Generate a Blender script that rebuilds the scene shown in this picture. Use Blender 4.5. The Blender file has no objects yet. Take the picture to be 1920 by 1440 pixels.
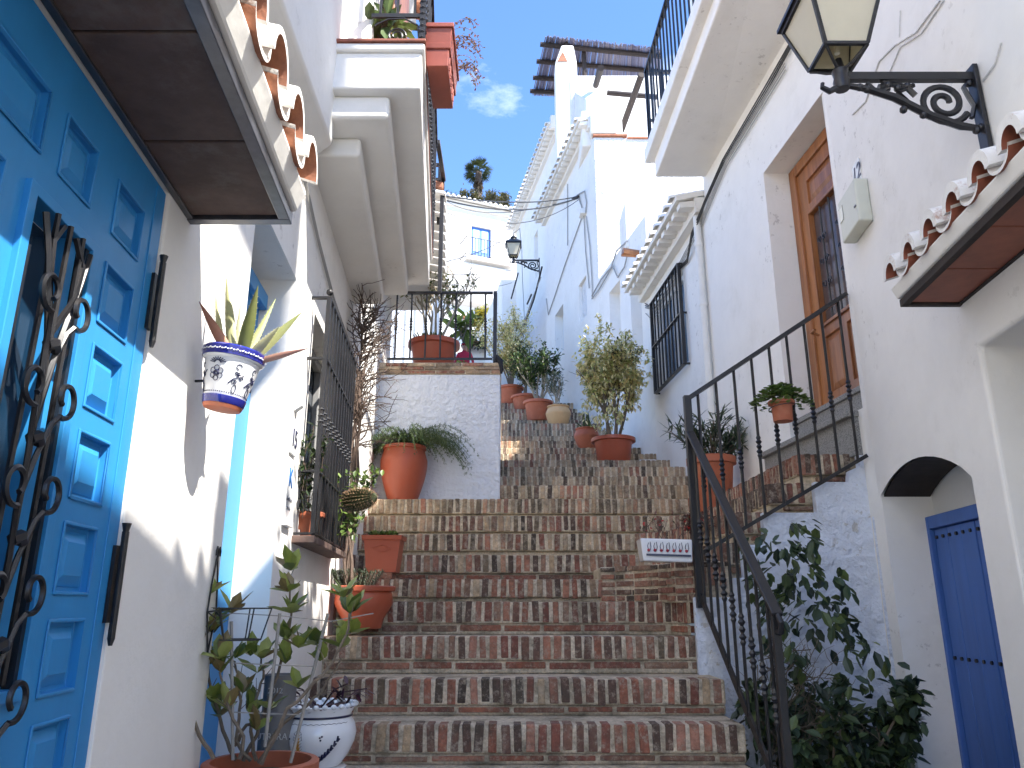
import bpy, math, random
from mathutils import Vector, Matrix
R = math.radians
rng = random.Random(7)
C = bpy.context.scene.collection
TH = R(16.24); F = 1442.0

# ------------------------------------------------------------------ helpers
def ray(u, v):
    x = (u-960)/F; y = (720-v)/F
    return Vector((x, math.cos(TH)-y*math.sin(TH), math.sin(TH)+y*math.cos(TH)))
def at(u, v, d):
    r = ray(u, v); return r*(d/r.y)
class Wall:
    """vertical wall plane x = x0 + k*d ; n is the distance out towards the street (sg = +1 left side, -1 right side)"""
    def __init__(s, x0, k, sg): s.x0, s.k, s.sg = x0, k, sg
    def P(s, d, n, z): return Vector((s.x0+s.k*d+s.sg*n, d, z))
    def hit(s, u, v, n=0):
        r = ray(u, v); d = (s.x0+s.sg*n)/(r.x/r.y-s.k); return d, r.z/r.y*d
WL = Wall(-.72, -.08, 1)     # left side of the street
WD = Wall(2.52, -.08, -1)    # house with the brown door
WN = Wall(1.705, .10, -1)    # nearest wall on the right
WF = Wall(3.54, -.19, -1)    # upper street, right side
WG = Wall(3.90, -.19, -1)    # still further up, set back
ORG = {}
def tag(o, label=None, cat=None, group=None, kind=None):
    if label: o['label'] = label
    if cat: o['category'] = cat
    if group: o['group'] = group
    if kind: o['kind'] = kind
    return o
def thing(name, label, cat, loc=(0,0,0), group=None, kind=None):
    o = bpy.data.objects.new(name, None); C.objects.link(o)
    o.location = loc; o.empty_display_size = .1; ORG[o.name] = Vector(loc)
    return tag(o, label, cat, group, kind)
class MB:
    def __init__(s, tf=None): s.v=[]; s.f=[]; s.c=[]; s.m=[]; s.tf=tf
    def pt(s, p):
        p = s.tf(*p) if s.tf else p
        s.v.append((p[0],p[1],p[2])); return len(s.v)-1
    def face(s, idx, c=(1,1,1), m=0): s.f.append(tuple(idx)); s.c.append(c); s.m.append(m)
    def poly(s, pts, c=(1,1,1), m=0): s.face([s.pt(p) for p in pts], c, m)
    def hexa(s, p, c=(1,1,1), m=0):
        i = [s.pt(q) for q in p]
        for f in ((0,3,2,1),(4,5,6,7),(0,1,5,4),(1,2,6,5),(2,3,7,6),(3,0,4,7)): s.face([i[k] for k in f], c, m)
    def box(s, a, b, c=(1,1,1), m=0):
        (x0,y0,z0),(x1,y1,z1)=a,b
        s.hexa([(x0,y0,z0),(x1,y0,z0),(x1,y1,z0),(x0,y1,z0),(x0,y0,z1),(x1,y0,z1),(x1,y1,z1),(x0,y1,z1)], c, m)
    def obox(s, cen, ax, ay, az, c=(1,1,1), m=0):
        cen=Vector(cen)
        s.hexa([cen+ax*i+ay*j+az*k for k in (-1,1) for i,j in ((-1,-1),(1,-1),(1,1),(-1,1))], c, m)
    def frus(s, a0, a1, n0, b0, b1, n1, c=(1,1,1), m=0):
        """frustum in wall coords (d,n,z): rectangle a0..a1 at n0 to rectangle b0..b1 at n1"""
        s.hexa([(a0[0],n0,a0[1]),(a1[0],n0,a0[1]),(a1[0],n0,a1[1]),(a0[0],n0,a1[1]),
                (b0[0],n1,b0[1]),(b1[0],n1,b0[1]),(b1[0],n1,b1[1]),(b0[0],n1,b1[1])], c, m)
    def prism(s, poly, z0, z1, c=(1,1,1), m=0):
        n=len(poly); a=[s.pt((p[0],p[1],z0)) for p in poly]; b=[s.pt((p[0],p[1],z1)) for p in poly]
        s.face(a[::-1],c,m); s.face(b,c,m)
        for i in range(n): j=(i+1)%n; s.face((a[i],a[j],b[j],b[i]),c,m)
    def extr(s, poly, off, c=(1,1,1), m=0):
        """any planar polygon of 3d points, swept by vector off"""
        off=Vector(off); n=len(poly); a=[s.pt(Vector(p)) for p in poly]; b=[s.pt(Vector(p)+off) for p in poly]
        s.face(a[::-1],c,m); s.face(b,c,m)
        for i in range(n): j=(i+1)%n; s.face((a[i],a[j],b[j],b[i]),c,m)
    def tube(s, pts, r, seg=6, c=(1,1,1), m=0, flat=1.0, closed=False):
        pts=[Vector(s.tf(*p)) if s.tf else Vector(p) for p in pts]
        if len(pts)<2: return
        rs = r if isinstance(r,(list,tuple)) else [r]*len(pts)
        up=None; rings=[]
        n=len(pts)
        for i,p in enumerate(pts):
            if closed: t=pts[(i+1)%n]-pts[i-1]
            else: t = (pts[min(i+1,n-1)]-pts[max(i-1,0)])
            if t.length<1e-9: t=Vector((0,0,1))
            t.normalize()
            if up is None: up = Vector((0,0,1)) if abs(t.z)<.9 else Vector((1,0,0))
            a = t.cross(up)
            if a.length<1e-4: a=t.orthogonal()
            a.normalize(); b=a.cross(t); up=b
            ring=[]
            for k in range(seg):
                q=2*math.pi*(k+.5)/seg; w=p+a*(rs[i]*math.cos(q))+b*(rs[i]*flat*math.sin(q))
                s.v.append(tuple(w)); ring.append(len(s.v)-1)
            rings.append(ring)
        for i in range(len(rings)-(0 if closed else 1)):
            A,B=rings[i],rings[(i+1)%n]
            for k in range(seg): l=(k+1)%seg; s.face((A[k],A[l],B[l],B[k]),c,m)
        if not closed: s.face(rings[0][::-1],c,m); s.face(rings[-1],c,m)
    def bar(s, a, b, w, h=None, c=(1,1,1), m=0):
        """square bar between two world points"""
        a=Vector(a); b=Vector(b); t=(b-a); L=t.length; t.normalize(); h=h or w
        u=Vector((0,0,1)) if abs(t.z)<.9 else Vector((0,1,0))
        x=t.cross(u).normalized(); y=x.cross(t)
        s.obox((a+b)/2, x*(w/2), y*(h/2), t*(L/2), c, m)
    def lathe(s, prof, cen, seg=28, c=(1,1,1), m=0, M=None, colf=None):
        cen=Vector(cen); rings=[]
        for r,z in prof:
            ring=[]
            for k in range(seg):
                q=2*math.pi*k/seg; p=Vector((r*math.cos(q),r*math.sin(q),z))
                if M: p=M@p
                s.v.append(tuple(cen+p)); ring.append(len(s.v)-1)
            rings.append(ring)
        for i in range(len(rings)-1):
            A,B=rings[i],rings[i+1]
            for k in range(seg): l=(k+1)%seg; s.face((A[k],A[l],B[l],B[k]), colf(i) if colf else c, m)
        if prof[0][0]>1e-6: s.face(rings[0][::-1],c,m)
        if prof[-1][0]>1e-6: s.face(rings[-1],c,m)
    def ball(s, cen, r, c=(1,1,1), m=0, seg=10, sz=1.0):
        pr=[(max(r*math.sin(math.pi*i/6),1e-7), -r*sz*math.cos(math.pi*i/6)) for i in range(7)]
        s.lathe(pr, cen, seg, c, m)
    def build(s, name, mats, parent=None, smooth=False, bevel=0, ang=40, weld=False, seg=2, label=None):
        o0 = Vector((0,0,0))
        if parent is not None: o0 = ORG[parent.name]
        me=bpy.data.meshes.new(name)
        me.from_pydata([(x-o0.x,y-o0.y,z-o0.z) for x,y,z in s.v],[],s.f)
        if not isinstance(mats,(list,tuple)): mats=[mats]
        for m in mats: me.materials.append(m)
        if any(s.m): me.polygons.foreach_set('material_index', s.m)
        ca=me.color_attributes.new('Col','FLOAT_COLOR','CORNER'); buf=[]
        for f,c in zip(s.f,s.c): buf.extend((c[0],c[1],c[2],1.0)*len(f))
        ca.data.foreach_set('color',buf)
        if weld:
            import bmesh
            bm=bmesh.new(); bm.from_mesh(me); bmesh.ops.remove_doubles(bm, verts=bm.verts, dist=1e-4)
            bmesh.ops.recalc_face_normals(bm, faces=bm.faces); bm.to_mesh(me); bm.free()
        if smooth:
            me.polygons.foreach_set('use_smooth',[True]*len(me.polygons)); me.set_sharp_from_angle(angle=R(ang))
        me.update()
        o=bpy.data.objects.new(name,me); C.objects.link(o)
        if parent is not None: o.parent=parent
        ORG[o.name]=o0
        if bevel:
            b=o.modifiers.new('b','BEVEL'); b.width=bevel; b.segments=seg; b.limit_method='ANGLE'; b.angle_limit=R(35)
        if label: o['label']=label
        return o
def structure(name, mb, mats, **k):
    o=mb.build(name, mats, **k); o['kind']='structure'; return o
def solo(mb, name, mats, label, cat, group=None, **k):
    return tag(mb.build(name, mats, **k), label, cat, group)

# ------------------------------------------------------------------ materials
def nodes(name):
    m=bpy.data.materials.new(name); m.use_nodes=True; nt=m.node_tree; nt.nodes.clear()
    out=nt.nodes.new('ShaderNodeOutputMaterial'); b=nt.nodes.new('ShaderNodeBsdfPrincipled')
    nt.links.new(b.outputs[0],out.inputs[0]); return m,nt,b
def tex(nt, scale, detail=5, rough=.6, vec=None, kind='ShaderNodeTexNoise'):
    n=nt.nodes.new(kind); n.inputs['Scale'].default_value=scale
    if kind=='ShaderNodeTexNoise': n.inputs['Detail'].default_value=detail; n.inputs['Roughness'].default_value=rough
    nt.links.new(vec,n.inputs['Vector']); return n
def ramp(nt, src, a, b, ca=(0,0,0,1), cb=(1,1,1,1)):
    r=nt.nodes.new('ShaderNodeValToRGB'); r.color_ramp.elements[0].position=a; r.color_ramp.elements[1].position=b
    r.color_ramp.elements[0].color=ca; r.color_ramp.elements[1].color=cb; nt.links.new(src,r.inputs[0]); return r
def mix(nt, fac, a, b, mode='MIX'):
    n=nt.nodes.new('ShaderNodeMix'); n.data_type='RGBA'; n.blend_type=mode
    for s,val in ((0,fac),(6,a),(7,b)):
        if hasattr(val,'is_output') or hasattr(val,'links'): nt.links.new(val,n.inputs[s])
        else: n.inputs[s].default_value = val if s==0 else (*val[:3],1)
    return n.outputs[2]
def mat(name, col, rough=.7, dirt=None, dscale=3, damt=.3, vary=.12, vscale=12, bump=0, bscale=40, bdist=.004,
        attr=False, metal=0, spec=.5, bump2=0, b2scale=6, sub=0, coat=0, stretch=None, drange=(.52,.72), peel=0):
    m,nt,b=nodes(name)
    tc=nt.nodes.new('ShaderNodeTexCoord'); vec=tc.outputs['Object']
    if stretch:
        mp=nt.nodes.new('ShaderNodeMapping'); mp.inputs['Scale'].default_value=stretch; nt.links.new(vec,mp.inputs[0]); vec=mp.outputs[0]
    if attr:
        a=nt.nodes.new('ShaderNodeAttribute'); a.attribute_name='Col'
        c=mix(nt,1.0,a.outputs['Color'],col,'MULTIPLY')
    else:
        c=nt.nodes.new('ShaderNodeRGB'); c.outputs[0].default_value=(*col,1); c=c.outputs[0]
    if vary:
        n=tex(nt,vscale,6,.65,vec); rr=ramp(nt,n.outputs[0],.3,.7,(1-vary,)*3+(1,),(1+vary,)*3+(1,)); c=mix(nt,1.0,c,rr.outputs[0],'MULTIPLY')
    if dirt:
        n=tex(nt,dscale,8,.7,vec); rr=ramp(nt,n.outputs[0],*drange)
        mm=nt.nodes.new('ShaderNodeMath'); mm.operation='MULTIPLY'; mm.inputs[1].default_value=damt; nt.links.new(rr.outputs[0],mm.inputs[0])
        c=mix(nt,mm.outputs[0],c,dirt)
    if peel:
        n1=tex(nt,13,9,.7,vec); n2=tex(nt,1.1,2,.5,vec); r1=ramp(nt,n1.outputs[0],.60,.625); r2=ramp(nt,n2.outputs[0],.50,.62)
        mm=nt.nodes.new('ShaderNodeMath'); mm.operation='MULTIPLY'; nt.links.new(r1.outputs[0],mm.inputs[0]); nt.links.new(r2.outputs[0],mm.inputs[1])
        m2=nt.nodes.new('ShaderNodeMath'); m2.operation='MULTIPLY'; m2.inputs[1].default_value=peel; nt.links.new(mm.outputs[0],m2.inputs[0]); c=mix(nt,m2.outputs[0],c,(.42,.39,.35))
    nt.links.new(c,b.inputs['Base Color'])
    b.inputs['Roughness'].default_value=rough; b.inputs['Metallic'].default_value=metal; b.inputs['Specular IOR Level'].default_value=spec
    if coat: b.inputs['Coat Weight'].default_value=coat; b.inputs['Coat Roughness'].default_value=.08
    if sub:
        # light passing through thin leaves
        tr=nt.nodes.new('ShaderNodeBsdfTranslucent'); nt.links.new(c,tr.inputs[0])
        ms=nt.nodes.new('ShaderNodeMixShader'); ms.inputs[0].default_value=sub
        nt.links.new(b.outputs[0],ms.inputs[1]); nt.links.new(tr.outputs[0],ms.inputs[2])
        nt.links.new(ms.outputs[0],nt.nodes['Material Output'].inputs[0])
    if bump or bump2:
        bp=nt.nodes.new('ShaderNodeBump'); bp.inputs['Strength'].default_value=bump or .01; bp.inputs['Distance'].default_value=bdist
        n=tex(nt,bscale,6,.6,vec); nt.links.new(n.outputs[0],bp.inputs['Height'])
        if bump2:
            b2=nt.nodes.new('ShaderNodeBump'); b2.inputs['Strength'].default_value=bump2; b2.inputs['Distance'].default_value=.03
            n2=tex(nt,b2scale,3,.5,vec); nt.links.new(n2.outputs[0],b2.inputs['Height']); nt.links.new(b2.outputs[0],bp.inputs['Normal'])
        nt.links.new(bp.outputs[0],b.inputs['Normal'])
    return m
WHITE=mat('whitewash',(.82,.80,.76),.85,dirt=(.55,.52,.46),dscale=1.6,damt=.30,vary=.03,vscale=3,bump=.35,bscale=35,bdist=.006,bump2=.35,b2scale=3.5,peel=.35)
WHITE2=mat('whitewash_smooth',(.82,.795,.745),.8,dirt=(.6,.57,.5),dscale=2.2,damt=.32,vary=.03,vscale=4,bump=.3,bscale=25,bdist=.004,bump2=.25,b2scale=4,peel=.55)
ROUGHW=mat('rough_whitewash',(.80,.80,.80),.85,dirt=(.55,.53,.48),dscale=4,damt=.3,vary=.05,vscale=9,bump=1,bscale=12,bdist=.09,bump2=1,b2scale=5)
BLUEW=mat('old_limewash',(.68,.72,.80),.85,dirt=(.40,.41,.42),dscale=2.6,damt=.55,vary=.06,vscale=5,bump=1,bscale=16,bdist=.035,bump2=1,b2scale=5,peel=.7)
PARA=mat('parapet_whitewash',(.77,.785,.82),.85,dirt=(.6,.6,.6),dscale=3,damt=.3,vary=.05,vscale=9,bump=1,bscale=17,bdist=.05,bump2=.7,b2scale=6)
def brickmat(name, moss, smear):
    m,nt,b=nodes(name); tc=nt.nodes.new('ShaderNodeTexCoord'); vec=tc.outputs['Object']
    a=nt.nodes.new('ShaderNodeAttribute'); a.attribute_name='Col'
    n=tex(nt,45,6,.7,vec); c=mix(nt,1.0,a.outputs['Color'],ramp(nt,n.outputs[0],.3,.7,(.62,.6,.58,1),(1.35,1.32,1.3,1)).outputs[0],'MULTIPLY')
    n=tex(nt,7,8,.75,vec); r=ramp(nt,n.outputs[0],.52-moss*.12,.66); mm=nt.nodes.new('ShaderNodeMath'); mm.operation='MULTIPLY'; mm.inputs[1].default_value=.7; nt.links.new(r.outputs[0],mm.inputs[0])
    c=mix(nt,mm.outputs[0],c,(.055,.048,.034))
    n=tex(nt,26,8,.8,vec); r=ramp(nt,n.outputs[0],.56-smear*.1,.62); mm=nt.nodes.new('ShaderNodeMath'); mm.operation='MULTIPLY'; mm.inputs[1].default_value=.55+.3*smear; nt.links.new(r.outputs[0],mm.inputs[0])
    c=mix(nt,mm.outputs[0],c,(.38,.31,.235))
    nt.links.new(c,b.inputs['Base Color']); b.inputs['Roughness'].default_value=.9
    bp=nt.nodes.new('ShaderNodeBump'); bp.inputs['Strength'].default_value=.7; bp.inputs['Distance'].default_value=.006
    n=tex(nt,60,6,.7,vec); nt.links.new(n.outputs[0],bp.inputs['Height']); nt.links.new(bp.outputs[0],b.inputs['Normal'])
    return m
BRICK=brickmat('brick_near',.55,.55); BRICKF=brickmat('brick_mossy',.55,.75)
MORTAR=mat('mortar',(.58,.485,.36),.95,dirt=(.13,.11,.07),dscale=6,damt=.75,vary=.35,vscale=60,bump=1,bscale=55,bdist=.012,drange=(.44,.64))
MORTARF=mat('mortar_mossy',(.62,.51,.36),.95,dirt=(.12,.10,.06),dscale=7,damt=.55,vary=.3,vscale=60,bump=1,bscale=55,bdist=.01,drange=(.44,.62))
GRANITE=mat('granite',(.27,.265,.25),.55,dirt=(.05,.05,.05),dscale=120,damt=.7,vary=.3,vscale=200,bump=.1,drange=(.5,.56))
IRON=mat('black_iron',(.012,.012,.014),.38,dirt=(.10,.06,.04),dscale=30,damt=.15,vary=.2,vscale=40,bump=.15,bscale=90,bdist=.001)
BLUED=mat('blue_door_paint',(.028,.235,.54),.42,dirt=(.025,.19,.45),dscale=4,damt=.3,vary=.06,vscale=10,bump=.12,bscale=30,bdist=.002,stretch=(1,1,.25))
BLUEC=mat('cellar_door_paint',(.055,.145,.45),.55,dirt=(.03,.08,.3),dscale=6,damt=.4,vary=.1,vscale=14,bump=.4,bscale=30,bdist=.003,stretch=(1,1,.12))
BLUEF=mat('pale_blue_paint',(.05,.16,.50),.5)
GLASSD=mat('dark_glass',(.02,.03,.045),.06,vary=0,spec=.8)
GLASSB=mat('sky_glass',(.10,.17,.26),.12,vary=0,spec=.8)
CREAMG=mat('opal_glass',(.76,.71,.56),.35,vary=.04,vscale=8,sub=.35)
WOOD=mat('varnished_wood',(.36,.145,.05),.38,dirt=(.15,.05,.018),dscale=5,damt=.75,vary=.25,vscale=22,bump=.2,bscale=40,stretch=(1.2,1.2,.10),drange=(.42,.62))
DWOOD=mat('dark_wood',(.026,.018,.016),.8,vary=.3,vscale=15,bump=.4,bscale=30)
TERRA=mat('terracotta',(.42,.12,.057),.62,dirt=(.5,.28,.18),dscale=5,damt=.35,vary=.14,vscale=6,bump=.2,bscale=50,bdist=.002)
PLTERRA=mat('terracotta_plastic',(.41,.09,.042),.4,dirt=(.36,.12,.07),dscale=4,damt=.35,vary=.06,vscale=6)
OCHRE=mat('ochre_clay',(.60,.36,.16),.6,dirt=(.45,.2,.1),dscale=5,damt=.4,vary=.08,vscale=8)
TILE=mat('clay_roof_tile',(.36,.15,.085),.85,dirt=(.12,.07,.05),dscale=9,damt=.7,vary=.3,vscale=25,bump=.5,bscale=45)
TILEW=mat('whitewashed_tile',(.74,.72,.68),.85,dirt=(.36,.17,.10),dscale=11,damt=.7,vary=.06,vscale=20,bump=.6,bscale=35,drange=(.58,.68))
SOFD=mat('old_clay_slab',(.105,.065,.052),.75,dirt=(.17,.14,.12),dscale=7,damt=.75,vary=.3,vscale=9,bump=.5,bscale=30)
SOFR=mat('red_clay_slab',(.27,.085,.05),.6,dirt=(.12,.05,.035),dscale=5,damt=.55,vary=.2,vscale=9)
FRAMEM=mat('grey_metal',(.10,.10,.11),.35,metal=.7,vary=.2,vscale=20)
SOIL=mat('soil',(.06,.04,.028),.95,vary=.3,vscale=60,bump=.8,bscale=60,bdist=.01)
GLAZE=mat('white_glaze',(.74,.75,.77),.13,vary=.02,coat=.5)
COBALT=mat('cobalt_glaze',(.018,.022,.21),.15,vary=.2,vscale=20,coat=.5)
INK=mat('ink_glaze',(.012,.014,.05),.3,vary=0)
REDINK=mat('red_glaze',(.36,.03,.05),.3,vary=0)
GOLDINK=mat('ochre_glaze',(.5,.25,.05),.3,vary=0)
BARK=mat('bark',(.16,.125,.09),.9,dirt=(.30,.26,.2),dscale=20,damt=.5,vary=.3,vscale=50,bump=.6,bscale=80,bdist=.003)
TWIG=mat('dry_twig',(.115,.08,.062),.9,vary=.3,vscale=50)
PALEB=mat('pale_bark',(.34,.29,.21),.9,vary=.25,vscale=50,bump=.5,bscale=80,bdist=.003)
LEAF=mat('leaf',(1,1,1),.42,attr=True,vary=.15,vscale=30,sub=.25,spec=.5)
CACT=mat('cactus_skin',(.06,.068,.026),.6,vary=.2,vscale=30)
SPINE=mat('cactus_spine',(.34,.21,.12),.6,vary=0)
ALOE=mat('aloe_skin',(1,1,1),.45,attr=True,vary=.1,vscale=30,sub=.12)
PLAST=mat('beige_plastic',(.60,.60,.50),.45,vary=.03)
PIPE=mat('white_pipe',(.74,.73,.69),.5,vary=.05)
CABLE=mat('black_cable',(.02,.02,.02),.5,vary=0)
CABLEG=mat('grey_cable',(.36,.35,.33),.6,vary=0)
STAKE=mat('pale_stake',(.30,.28,.25),.7,vary=.15,vscale=40)
GROUND=mat('paving',(.20,.17,.14),.9,dirt=(.1,.09,.07),dscale=3,damt=.5,vary=.2,vscale=12,bump=.6,bscale=20)
HILLM=mat('scrub',(.09,.095,.05),.95,dirt=(.16,.13,.08),dscale=.6,damt=.6,vary=.3,vscale=2,bump=1,bscale=4,bdist=.3)
REED=mat('reed',(1,1,1),.8,attr=True,vary=.2,vscale=40,sub=.15)
SKIN=mat('skin',(.50,.27,.18),.5,vary=.03)
CLOTHR=mat('red_cloth',(.50,.02,.05),.8,vary=.05); CLOTHK=mat('black_cloth',(.015,.015,.018),.85,vary=.1); CLOTHB=mat('denim',(.06,.09,.18),.85,vary=.1)
GREYC=mat('grey_can',(.15,.15,.15),.5,vary=.1); PALET=mat('pale_text',(.42,.42,.41),.6,vary=0)
LABELW=mat('white_tile',(.74,.75,.75),.25,vary=.02); LABELB=mat('blue_ink',(.02,.12,.35),.4,vary=0); LABELG=mat('grey_ink',(.2,.2,.22),.5,vary=0)
WIREM=mat('dark_wire',(.02,.02,.02),.5,vary=0)

# ------------------------------------------------------------------ plants
def leaf(mb, p, d, up, L, W, c, fold=.25, droop=.0):
    d=Vector(d).normalized(); s=d.cross(up)
    if s.length<1e-3: s=d.orthogonal()
    s.normalize(); n=s.cross(d)
    p=Vector(p); k=len(mb.v)
    for a,w,h in ((0,0,0),(.27,.88,fold),(.66,.92,fold*.8-droop),(1,0,-droop*2),(.66,-.92,fold*.8-droop),(.27,-.88,fold)):
        q=p+d*(a*L)+s*(w*W/2)+n*(h*W/2); mb.v.append(tuple(q))
    mb.face((k,k+1,k+2,k+3),c); mb.face((k,k+3,k+4,k+5),c)
def rv(r=1.0):
    while 1:
        v=Vector((rng.uniform(-1,1),rng.uniform(-1,1),rng.uniform(-1,1)))
        if .01<v.length<1: return v.normalized()*r
def grow(mb, p, d, L, r, lvl, pts, wig=.25, kids=(2,4), spread=.8, upb=.15, ratio=.65, seg=5, steps=4):
    path=[Vector(p)]; d=Vector(d).normalized(); rr=[r]
    for i in range(steps):
        d=(d+rv(wig)+Vector((0,0,upb*.3))).normalized(); path.append(path[-1]+d*(L/steps)); rr.append(r*(1-.45*(i+1)/steps))
        if lvl<=1: pts.append((path[-1].copy(), d.copy(), lvl))
    mb.tube(path, rr, seg if lvl>0 else 4)
    if lvl<=0: return
    for k in range(rng.randint(*kids)):
        t=rng.uniform(.35,1); i=min(int(t*steps),steps-1); q=path[i].lerp(path[i+1],t*steps-i)
        nd=(d+rv(spread)+Vector((0,0,upb))).normalized()
        grow(mb,q,nd,L*ratio*rng.uniform(.7,1.15),r*.55,lvl-1,pts,wig,kids,spread,upb,ratio,seg,steps)
def foliage(mb, pts, n, L, W, cols, spr=.05, droop=0, jit=.3, cen=None):
    for i in range(n):
        p,d,_=rng.choice(pts); q=p+rv(rng.uniform(0,spr)); dd=(d*.6+rv(1)+Vector((0,0,-droop))).normalized()
        c=rng.choice(cols); f=rng.uniform(1-jit,1+jit); s=rng.uniform(.7,1.2)
        leaf(mb,q,dd,Vector((0,0,1))+rv(.5),L*s,W*s,(c[0]*f,c[1]*f,c[2]*f),.25,.15)
def potprof(r, h, rim=.02, rimh=.05, base=.72, wall=.015, shape='flower'):
    if shape=='flower':
        return [(r*base*.98,0),(r*base,.004),(r-.012,h-rimh),(r-.012+.001,h-rimh+.002),(r+rim,h-rimh+.008),(r+rim,h-.004),(r+rim-.006,h),(r-wall,h),(r-wall,h-.05),(1e-6,h-.05)]
    if shape=='urn':
        pr=[]
        for t in range(15):
            a=t/14; z=h*a; w=r*(base+(1-base)*math.sin(min(a/.78,1)*math.pi/2)**1.1)
            if a>.78: w=r*(1-(a-.78)/.22*.14)
            pr.append((w,z))
        return pr+[(r*.92,h+.002),(r*.93,h+.03),(r*.80,h+.03),(r*.78,h-.03),(1e-6,h-.03)]
    if shape=='belly':
        pr=[]
        for t in range(15):
            a=t/14; w=r*(base+(1-base)*math.sin(math.pi*(a*.80+.06)/.92*.62+.0)) if a<.62 else r*(1-.20*((a-.62)/.38)**1.6)
            pr.append((w,h*a))
        return pr+[(r*.88,h+.006),(r*.88,h+.02),(r*.76,h+.02),(r*.74,h-.03),(1e-6,h-.03)]
def pot(root, loc, r, h, m, **k):
    b=MB(); pr=potprof(r,h,**k); b.lathe(pr,loc,36); o=b.build('pot',m,root,smooth=True,ang=50)
    s=MB(); zz=h-(.045 if k.get('shape','flower')=='flower' else .025); rad=(r-.016) if k.get('shape','flower')=='flower' else r*.77
    s.lathe([(rad,0),(rad*.6,.006),(1e-6,.012)],Vector(loc)+Vector((0,0,zz)),20); s.build('soil',SOIL,root,smooth=True)
    return o

# ------------------------------------------------------------------ walls with openings
def wallgrid(W, d0, d1, z0, z1, holes, T=.4, c=(1,1,1), mb=None, back=True, nface=0.0):
    """holes: (da,db,za,zb,depth)  ; front at n=nface, body T thick"""
    mb = mb or MB(W.P)
    ds=sorted({d0,d1,*[h[0] for h in holes],*[h[1] for h in holes]}); zs=sorted({z0,z1,*[h[2] for h in holes],*[h[3] for h in holes]})
    ds=[d for d in ds if d0<=d<=d1]; zs=[z for z in zs if z0<=z<=z1]
    def inh(d,z): return any(h[0]<d<h[1] and h[2]<z<h[3] for h in holes)
    n=nface
    for i in range(len(ds)-1):
        for j in range(len(zs)-1):
            a,b,p,q=ds[i],ds[i+1],zs[j],zs[j+1]
            if inh((a+b)/2,(p+q)/2): continue
            mb.poly([(a,n,p),(b,n,p),(b,n,q),(a,n,q)],c)
    for a,b,p,q,D in holes:
        a,b=max(a,d0),min(b,d1); p=max(p,z0)
        mb.poly([(a,n,p),(a,n-D,p),(a,n-D,q),(a,n,q)],c); mb.poly([(b,n,p),(b,n-D,p),(b,n-D,q),(b,n,q)],c)
        mb.poly([(a,n,q),(a,n-D,q),(b,n-D,q),(b,n,q)],c); mb.poly([(a,n,p),(a,n-D,p),(b,n-D,p),(b,n,p)],c)
        mb.poly([(a,n-D,p),(b,n-D,p),(b,n-D,q),(a,n-D,q)],c)
    t=n-T
    mb.poly([(d0,n,z0),(d0,t,z0),(d0,t,z1),(d0,n,z1)],c); mb.poly([(d1,n,z0),(d1,t,z0),(d1,t,z1),(d1,n,z1)],c)
    mb.poly([(d0,n,z1),(d1,n,z1),(d1,t,z1),(d0,t,z1)],c)
    if back: mb.poly([(d0,t,z0),(d1,t,z0),(d1,t,z1),(d0,t,z1)],c)
    return mb
def text(s, size, m, name, parent, origin, xdir, zdir, depth=.002, shear=0, font=None):
    cu=bpy.data.curves.new(name,'FONT'); cu.body=s; cu.size=size; cu.align_x='CENTER'; cu.align_y='CENTER'; cu.extrude=depth; cu.shear=shear
    t=bpy.data.objects.new(name,cu); me=bpy.data.meshes.new_from_object(t); bpy.data.objects.remove(t)
    o0=ORG[parent.name] if parent else Vector((0,0,0))
    x=Vector(xdir).normalized(); z=Vector(zdir).normalized(); y=x.cross(z)
    for v in me.vertices: p=v.co.copy(); v.co=Vector(origin)-o0+x*p.x+z*p.y-y*p.z*1.0
    me.materials.clear(); me.materials.append(m)
    o=bpy.data.objects.new(name,me); C.objects.link(o); o.parent=parent; ORG[o.name]=o0; return o

# ================================================================== SETTING
g=MB(); g.poly([(-400,-200,-1.6),(400,-200,-1.6),(400,600,-1.6),(-400,600,-1.6)]); structure('ground',g,GROUND)
# main stair levels: riser distance, tread height
LV=[(2.98,-1.08),(3.34,-.90),(3.70,-.72),(4.04,-.541),(4.36,-.361),(4.70,-.158),(5.05,.039),(5.40,.19),(5.84,.378),(6.15,.56),(6.49,.74),(6.80,.925),
    (7.15,1.10),(7.73,1.28),(8.2,1.46),(8.77,1.64),(9.32,1.82),(9.83,2.0),(10.25,2.18),(10.7,2.345),(11.18,2.54),(11.5,2.72),(12.0,2.895),(12.3,3.09),(12.75,3.27),(13.0,3.44),(13.5,3.60)]
stairs=thing('stairway','','',(0,2.98,-1.6)); 
for k in ('label','category'):
    if k in stairs: del stairs[k]
stairs['kind']='structure'
RED=[(.30,.115,.07),(.25,.09,.055),(.34,.15,.095),(.22,.08,.055),(.19,.095,.065),(.26,.15,.10),(.13,.07,.05),(.10,.06,.045),(.33,.16,.11),(.075,.052,.038)]
TAN=[(.46,.33,.20),(.40,.27,.165),(.32,.22,.14),(.19,.14,.09),(.42,.23,.14),(.13,.095,.06),(.52,.39,.25)]
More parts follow.
